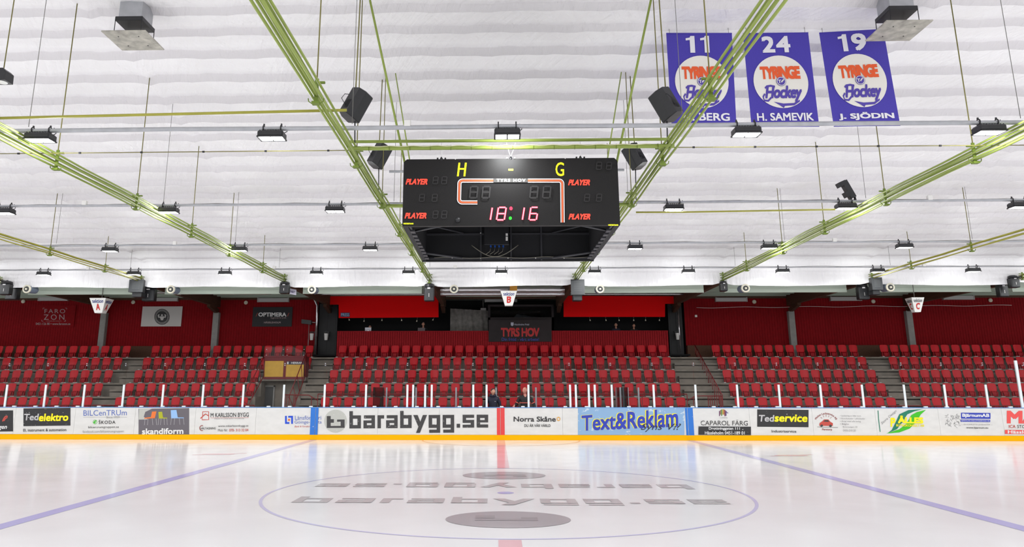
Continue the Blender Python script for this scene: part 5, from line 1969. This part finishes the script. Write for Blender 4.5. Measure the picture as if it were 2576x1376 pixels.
def skin_obj(verts, edges, root, sub=1):
    """grow one surface over a joint skeleton; verts: name -> (point, radius)"""
    me = bpy.data.meshes.new('figure_skeleton')
    names = list(verts)
    me.from_pydata([tuple(verts[n][0]) for n in names], [(names.index(a), names.index(b)) for a, b in edges], [])
    o = bpy.data.objects.new('figure_skeleton', me)
    COL.objects.link(o)
    bm = bmesh.new()
    bm.from_mesh(me)
    ly = bm.verts.layers.skin.verify()
    bm.verts.ensure_lookup_table()
    for i, n in enumerate(names):
        r = verts[n][1]
        bm.verts[i][ly].radius = r if isinstance(r, tuple) else (r, r)
        bm.verts[i][ly].use_root = n == root
    bm.to_mesh(me)
    bm.free()
    md = o.modifiers.new('skin', 'SKIN')
    md.use_smooth_shade = True
    md.branch_smoothing = .6
    sd = o.modifiers.new('sub', 'SUBSURF')
    sd.levels = sd.render_levels = sub
    dg = bpy.context.evaluated_depsgraph_get()
    dg.update()
    ev = o.evaluated_get(dg)
    m2 = ev.to_mesh()
    vs = [tuple(v.co) for v in m2.vertices]
    fs = [tuple(p.vertices) for p in m2.polygons]
    ev.to_mesh_clear()
    bpy.data.objects.remove(o)
    bpy.data.meshes.remove(me)
    mb = MB()
    mb.smooth = True
    mb.add(vs, fs)
    return mb


def head_mesh(mb, c, yaw, s=1.0):
    """ovoid head with brow, nose, lips, chin and ears; c is the head centre, the face looks along yaw (0 = -y)"""
    R = Matrix.Rotation(yaw, 3, 'Z')
    n, m = 20, 16
    rings = []
    for i in range(1, m):
        ph = math.pi * i / m
        z = .118 * math.cos(ph)
        r = math.sin(ph)
        ring = []
        for k in range(n):
            th = 2 * math.pi * k / n
            x, y = .076 * r * math.sin(th), -.096 * r * math.cos(th)
            f = max(0, math.cos(th))
            if z < -.02:
                x *= 1 - .28 * min(1, (-z - .02) / .09)
                y *= 1 - .05 * min(1, (-z) / .1)
                if math.cos(th) < 0:
                    y *= .86
            y -= .022 * f ** 14 * math.exp(-((z + .012) / .022) ** 2)            # nose
            y -= .006 * f ** 3 * math.exp(-((z - .035) / .014) ** 2)             # brow
            y += .008 * math.exp(-((z - .014) / .012) ** 2) * math.exp(-((abs(th if th < math.pi else th - 2 * math.pi) - .45) / .2) ** 2)  # eye hollows
            y -= .006 * f ** 6 * math.exp(-((z + .058) / .012) ** 2)             # lips
            y -= .010 * f ** 4 * math.exp(-((z + .098) / .018) ** 2)             # chin
            ring.append(Vector(c) + R @ Vector((x, y, z)) * s)
        rings.append(ring)
    mb.loft(rings)
    for e in (-1, 1):
        mb.loft([[Vector(c) + R @ Vector((e * (.072 + d), .012 + .018 * w_ * math.cos(q), -.0 + .032 * w_ * math.sin(q))) * s for q in [j * math.pi / 5 for j in range(10)]] for d, w_ in ((0, .8), (.012, 1), (.017, .7))])
    return R


def hand(verts, edges, wrist, tip_dir, up, side, pre, curl=.5):
    """palm, four unequal bent fingers and a thumb grown from the wrist"""
    w = Vector(verts[wrist][0])
    d, u = Vector(tip_dir).normalized(), Vector(up).normalized()
    sd = d.cross(u).normalized() * side
    palm = w + d * .075
    verts[pre + 'palm'] = (palm, (.034, .016))
    edges.append((wrist, pre + 'palm'))
    for i, (off, L) in enumerate(((-.028, .068), (-.009, .078), (.010, .073), (.028, .058))):
        p0 = palm + sd * off + d * .02
        p1 = p0 + (d * math.cos(curl * .5) - u * math.sin(curl * .5)) * L * .5
        p2 = p1 + (d * math.cos(curl * 1.4) - u * math.sin(curl * 1.4)) * L * .5
        for j, (q, r) in enumerate(((p0, .0095), (p1, .009), (p2, .0075))):
            verts['%sf%d%d' % (pre, i, j)] = (q, r)
            edges.append((pre + 'palm' if j == 0 else '%sf%d%d' % (pre, i, j - 1), '%sf%d%d' % (pre, i, j)))
    t0 = w + d * .035 - sd * .035
    t1 = t0 + (d * .7 - sd * .5 - u * .3).normalized() * .035
    t2 = t1 + (d * .9 - sd * .1 - u * .4).normalized() * .03
    for j, (q, r) in enumerate(((t0, .011), (t1, .010), (t2, .008))):
        verts['%st%d' % (pre, j)] = (q, r)
        edges.append((pre + 'palm' if j == 0 else '%st%d' % (pre, j - 1), '%st%d' % (pre, j)))


def person(label, base, H, face_yaw, arms, jacket_m, trouser_m, hair_m, skin, body_yaw=0.0, stripe=None, hood=False, bald=False, shoe_m=None, chest_mark=False, lean=0.0, group=None):
    """standing person; base on the ground, arms: ((elbow, wrist, hand direction), ...) as offsets from the base"""
    bx = Vector(base)
    k = H / 1.8
    t = thing('person', label, 'person', base, group)
    R0 = Matrix.Rotation(body_yaw, 3, 'Z')
    Lc = lambda x, y, z: bx + R0 @ Vector((x, y + lean * z, z)) * k
    v, e = {}, []
    v['pelvis'] = (Lc(0, 0, .95), (.15 * k, .11 * k))
    for n, z, r in (('waist', 1.10, (.145, .105)), ('chest', 1.30, (.17, .115)), ('upper', 1.43, (.13, .09)), ('neck', 1.52, (.056, .056)), ('skull', 1.60, (.055, .06))):
        v[n] = (Lc(0, 0, z), (r[0] * k, r[1] * k))
    e += [('pelvis', 'waist'), ('waist', 'chest'), ('chest', 'upper'), ('upper', 'neck'), ('neck', 'skull')]
    jv, je = dict(v), list(e)
    for s, nm, (el, wr, hd) in ((-1, 'L', arms[0]), (1, 'R', arms[1])):
        v['sh' + nm] = (Lc(s * .19, 0, 1.43), .058 * k)
        v['el' + nm] = (Lc(*el), .043 * k)
        v['fa' + nm] = (lerp(Lc(*el), Lc(*wr), .35), .042 * k)
        v['wr' + nm] = (Lc(*wr), (.028 * k, .024 * k))
        e += [('upper', 'sh' + nm), ('sh' + nm, 'el' + nm), ('el' + nm, 'fa' + nm), ('fa' + nm, 'wr' + nm)]
        up_ = Vector((s, 0, .2)) if abs(Vector(hd).z) > .6 else Vector((0, 0, 1))
        hand(v, e, 'wr' + nm, R0 @ Vector(hd), R0 @ up_, s, nm, .55)
        v['hip' + nm] = (Lc(s * .10, 0, .88), .085 * k)
        v['kn' + nm] = (Lc(s * .11, -.015, .50), .058 * k)
        v['ca' + nm] = (Lc(s * .11, .01, .36), .056 * k)
        v['an' + nm] = (Lc(s * .11, .02, .09), .040 * k)
        v['to' + nm] = (Lc(s * .13, -.15, .035), (.04 * k, .03 * k))
        e += [('pelvis', 'hip' + nm), ('hip' + nm, 'kn' + nm), ('kn' + nm, 'ca' + nm), ('ca' + nm, 'an' + nm), ('an' + nm, 'to' + nm)]
    mb = skin_obj(v, e, 'pelvis')
    hc = Lc(0, -.02, 1.675)
    R = head_mesh(mb, hc, face_yaw, k)
    mb.build('body', skin, t)
    # clothing follows the same skeleton, a little larger
    cv, ce = {}, []
    for n, g in (('pelvis', 1.14), ('waist', 1.2), ('chest', 1.24), ('upper', 1.32)):
        q, r = v[n]
        cv[n] = (q, (r[0] * g, r[1] * g))
    cv['hem'] = (Lc(0, 0, .80), (.17 * k, .125 * k))
    cv['collar'] = (Lc(0, .01, 1.55 if not hood else 1.56), (.078 * k if not hood else .085 * k, .07 * k if not hood else .085 * k))
    ce += [('pelvis', 'waist'), ('waist', 'chest'), ('chest', 'upper'), ('pelvis', 'hem'), ('upper', 'collar')]
    for nm in 'LR':
        for n, g in (('sh', 1.28), ('el', 1.42), ('fa', 1.35)):
            cv[n + nm] = (v[n + nm][0], v[n + nm][1] * g)
        cv['cu' + nm] = (lerp(v['el' + nm][0], v['wr' + nm][0], .93), .040 * k)
        ce += [('upper', 'sh' + nm), ('sh' + nm, 'el' + nm), ('el' + nm, 'fa' + nm), ('fa' + nm, 'cu' + nm)]
    j = skin_obj(cv, ce, 'pelvis').build('jacket', jacket_m, t)
    tv, te = {'pelvis': (v['pelvis'][0], (.155 * k, .115 * k))}, []
    for nm in 'LR':
        for n, g in (('hip', 1.12), ('kn', 1.25), ('ca', 1.22), ('an', 1.5)):
            tv[n + nm] = (v[n + nm][0], v[n + nm][1] * g)
        te += [('pelvis', 'hip' + nm), ('hip' + nm, 'kn' + nm), ('kn' + nm, 'ca' + nm), ('ca' + nm, 'an' + nm)]
    skin_obj(tv, te, 'pelvis').build('trousers', trouser_m, t)
    for s in (-1, 1):
        rings = []
        for yv, w_, h_ in ((.09, .035, .07), (.03, .045, .10), (-.06, .048, .085), (-.15, .046, .06), (-.20, .025, .04)):
            rings.append([Lc(s * .115 + w_ * math.cos(q), yv, max(0.0, h_ * .5 + h_ * .5 * math.sin(q))) for q in [i * math.pi / 5 for i in range(10)]])
        MB().loft(rings).build('shoe', shoe_m or black, t)
    # hair: a cap over the crown and the back of the head
    hm = MB()
    hm.smooth = True
    rings = []
    for i in range(0, 9):
        ph = (.02 + .60 * i / 8) * math.pi
        ring = []
        for q in range(20):
            th = 2 * math.pi * q / 20
            front = max(0, math.cos(th))
            lim = math.pi * (.26 if not bald else .16) * front ** .4 + math.pi * (.56 if not bald else .5) * (1 - front ** .4)
            p_ = min(ph, lim)
            g = 1.025
            z = .118 * math.cos(p_) * g
            r = math.sin(p_) * g
            y = -.096 * r * math.cos(th)
            ring.append(hc + R @ Vector((.077 * r * math.sin(th), y * (.97 if y > 0 else 1), z)) * k)
        rings.append(ring)
    hm.loft(rings)
    hm.build('hair', hair_m, t)
    em = MB()
    for s in (-1, 1):
        em.lathe(hc + R @ Vector((s * .031, -.077, .014)) * k, R @ Vector((0, -1, 0)), [(.011 * k, 0), (.009 * k, .006), (.003, .009)], 10)
    em.build('eyes', mat('eye_dark', (44, 34, 30), .3), t)
    bm_ = MB()
    for s in (-1, 1):
        bm_.tube([hc + R @ Vector((s * .016, -.098, .034)) * k, hc + R @ Vector((s * .034, -.094, .038)) * k, hc + R @ Vector((s * .05, -.08, .033)) * k], .004, 5)
    bm_.tube([hc + R @ Vector((-.022, -.088, -.058)) * k, hc + R @ Vector((0, -.103, -.061)) * k, hc + R @ Vector((.022, -.088, -.058)) * k], .0045, 5)
    bm_.build('brows_and_mouth', mat('brow_brown', (120, 74, 62), .6), t)
    if hood:
        MB().tube([Lc(.1 * math.sin(a_) * (1.0), -.1 * math.cos(a_) * (.9 if math.cos(a_) > 0 else 1.25), 1.545 + .02 * math.cos(a_ + math.pi)) for a_ in [i * 2 * math.pi / 18 for i in range(19)]], .032 * k, 8).build('hood', jacket_m, j)
    if chest_mark:
        a_ = Lc(.06, -.155, 1.33)
        MB().obox(a_, R0 @ Vector((.028, 0, 0)), R0 @ Vector((0, .006, 0)), (0, 0, .008)).build('chest_logo', k_silver, j)
    if stripe:
        mb = MB()
        n = 28
        for q0, rx, ry, ax_ in ((Lc(0, 0, 1.26), .205 * k, .148 * k, None),):
            vs = []
            for i in range(n + 1):
                a_ = 2 * math.pi * i / n
                for dz in (-.014, .014):
                    vs.append(q0 + R0 @ Vector((rx * math.sin(a_), -ry * math.cos(a_), dz)))
            mb.add(vs, [(2 * i, 2 * i + 2, 2 * i + 3, 2 * i + 1) for i in range(n)])
        for nm in 'LR':
            p0, p1 = Vector(v['sh' + nm][0]), Vector(v['el' + nm][0])
            c0 = lerp(p0, p1, .62)
            mb.lathe(c0, p1 - p0, [(.074 * k, -.014), (.074 * k, .014)], 16)
        mb.build('jacket_stripe', stripe, j)
    return t


navy = mat('navy_jacket', (34, 34, 52), .75, noise=.15, nscale=20)
blk_c = mat('black_shirt', (36, 32, 34), .75, noise=.15, nscale=20)
coral = mat('coral_stripe', (232, 106, 92), .6)
dark_tr = mat('dark_trousers', (36, 37, 44), .8)
hair_d = mat('dark_brown_hair', (58, 44, 38), .7)
hair_f = mat('short_sandy_hair', (176, 128, 108), .7)
hair_g = mat('grey_brown_hair', (120, 100, 88), .7)
yp = 15.62
p = at(1240, 1020, y=yp)
hd = (0, 0, -1)
top1 = at(1240, 975.5, y=yp).z
person('person in a dark navy hooded jacket behind the boards, smiling to the right', (p.x, yp, -.02), 1.0 * (top1 + .02) / 1.005, .55, (((-.27, .02, 1.16), (-.25, -.10, .93), hd), ((.27, .02, 1.16), (.25, -.10, .93), hd)), navy, dark_tr, hair_d, skin_m, .15, hood=True, chest_mark=True)
p = at(1321, 1020, y=yp)
top2 = at(1321, 973, y=yp).z
kk = (top2 + .02) / 1.005
person('person in a black long-sleeved top with coral stripes, one hand on the boards', (p.x, yp, -.02), kk, -.75, (((-.33, -.02, 1.16), (-.36, -.34, (HB + .09) / (kk / 1.8)), (-.05, -.7, -.55)), ((.33, .03, 1.15), (.34, -.10, .92), hd)), blk_c, dark_tr, hair_f, skin_p, -.1, stripe=coral, bald=True)
# dim figures in the press gallery
yq = 25.2
for lab, px, py, hm_, jm, fy in (('person seated far back in the left gallery behind a silver laptop', 931, 824, hair_g, blk_c, 0), ('person standing dimly in the left gallery beside a dark screen', 1065, 816, hair_g, blk_c, .3), ('person with grey hair seated in the right gallery, the left one', 1549, 818, hair_g, navy, -.2), ('person in dark clothes seated in the right gallery, the right one', 1594, 820, hair_d, blk_c, .1)):
    q = at(px, py - 6, y=yq)
    Ht = q.z - 3.7
    person(lab, (q.x, yq, 3.70), Ht, fy, (((-.26, -.1, 1.18), (-.16, -.32, 1.12), (.3, -1, 0)), ((.26, -.1, 1.18), (.16, -.32, 1.12), (-.3, -1, 0))), jm, dark_tr, hm_, skin_m)
p, q = at(918, 827, y=24.75), at(933.5, 834, y=24.75)
t = thing('laptop', 'open silver laptop on the left gallery ledge, its lid facing the rink', 'laptop', ((p.x + q.x) / 2, 24.75, gz))
lap = mat('laptop_silver', (204, 204, 212), .35, metal=.3)
MB().obox(((p.x + q.x) / 2, 24.78, gz + .12), ((q.x - p.x) / 2, 0, 0), (0, .006, 0), (0, -.02, .115)).build('lid', lap, t)
MB().bbox(p.x, q.x, 24.78, 25.0, gz, gz + .015, .004).build('keyboard_base', lap, t)
MB().lathe(((p.x + q.x) / 2, 24.776, gz + .07), (0, -1, 0), [(.022, 0), (.022, .004)], 14).build('lid_emblem', mat('emblem_white', (240, 245, 255), .4, emit=.4), t)
MB().box(GL, GR, 24.55, 25.05, gz - .06, gz - .001).build('trim_gallery_ledge', black_flat, kind='structure')
p, q = at(1051, 823, y=24.8), at(1069, 833, y=24.8)
t = thing('screen', 'dim dark computer screen on the left gallery ledge', 'screen', (p.x, 24.8, gz))
MB().bbox(p.x, q.x, 24.8, 24.83, gz + .03, gz + .22, .006).build('panel', mat('dim_screen', (84, 70, 76), .4), t)
MB().bbox((p.x + q.x) / 2 - .08, (p.x + q.x) / 2 + .08, 24.78, 24.92, gz, gz + .015, .004).box((p.x + q.x) / 2 - .02, (p.x + q.x) / 2 + .02, 24.82, 24.85, gz, gz + .1).build('stand', black, t)
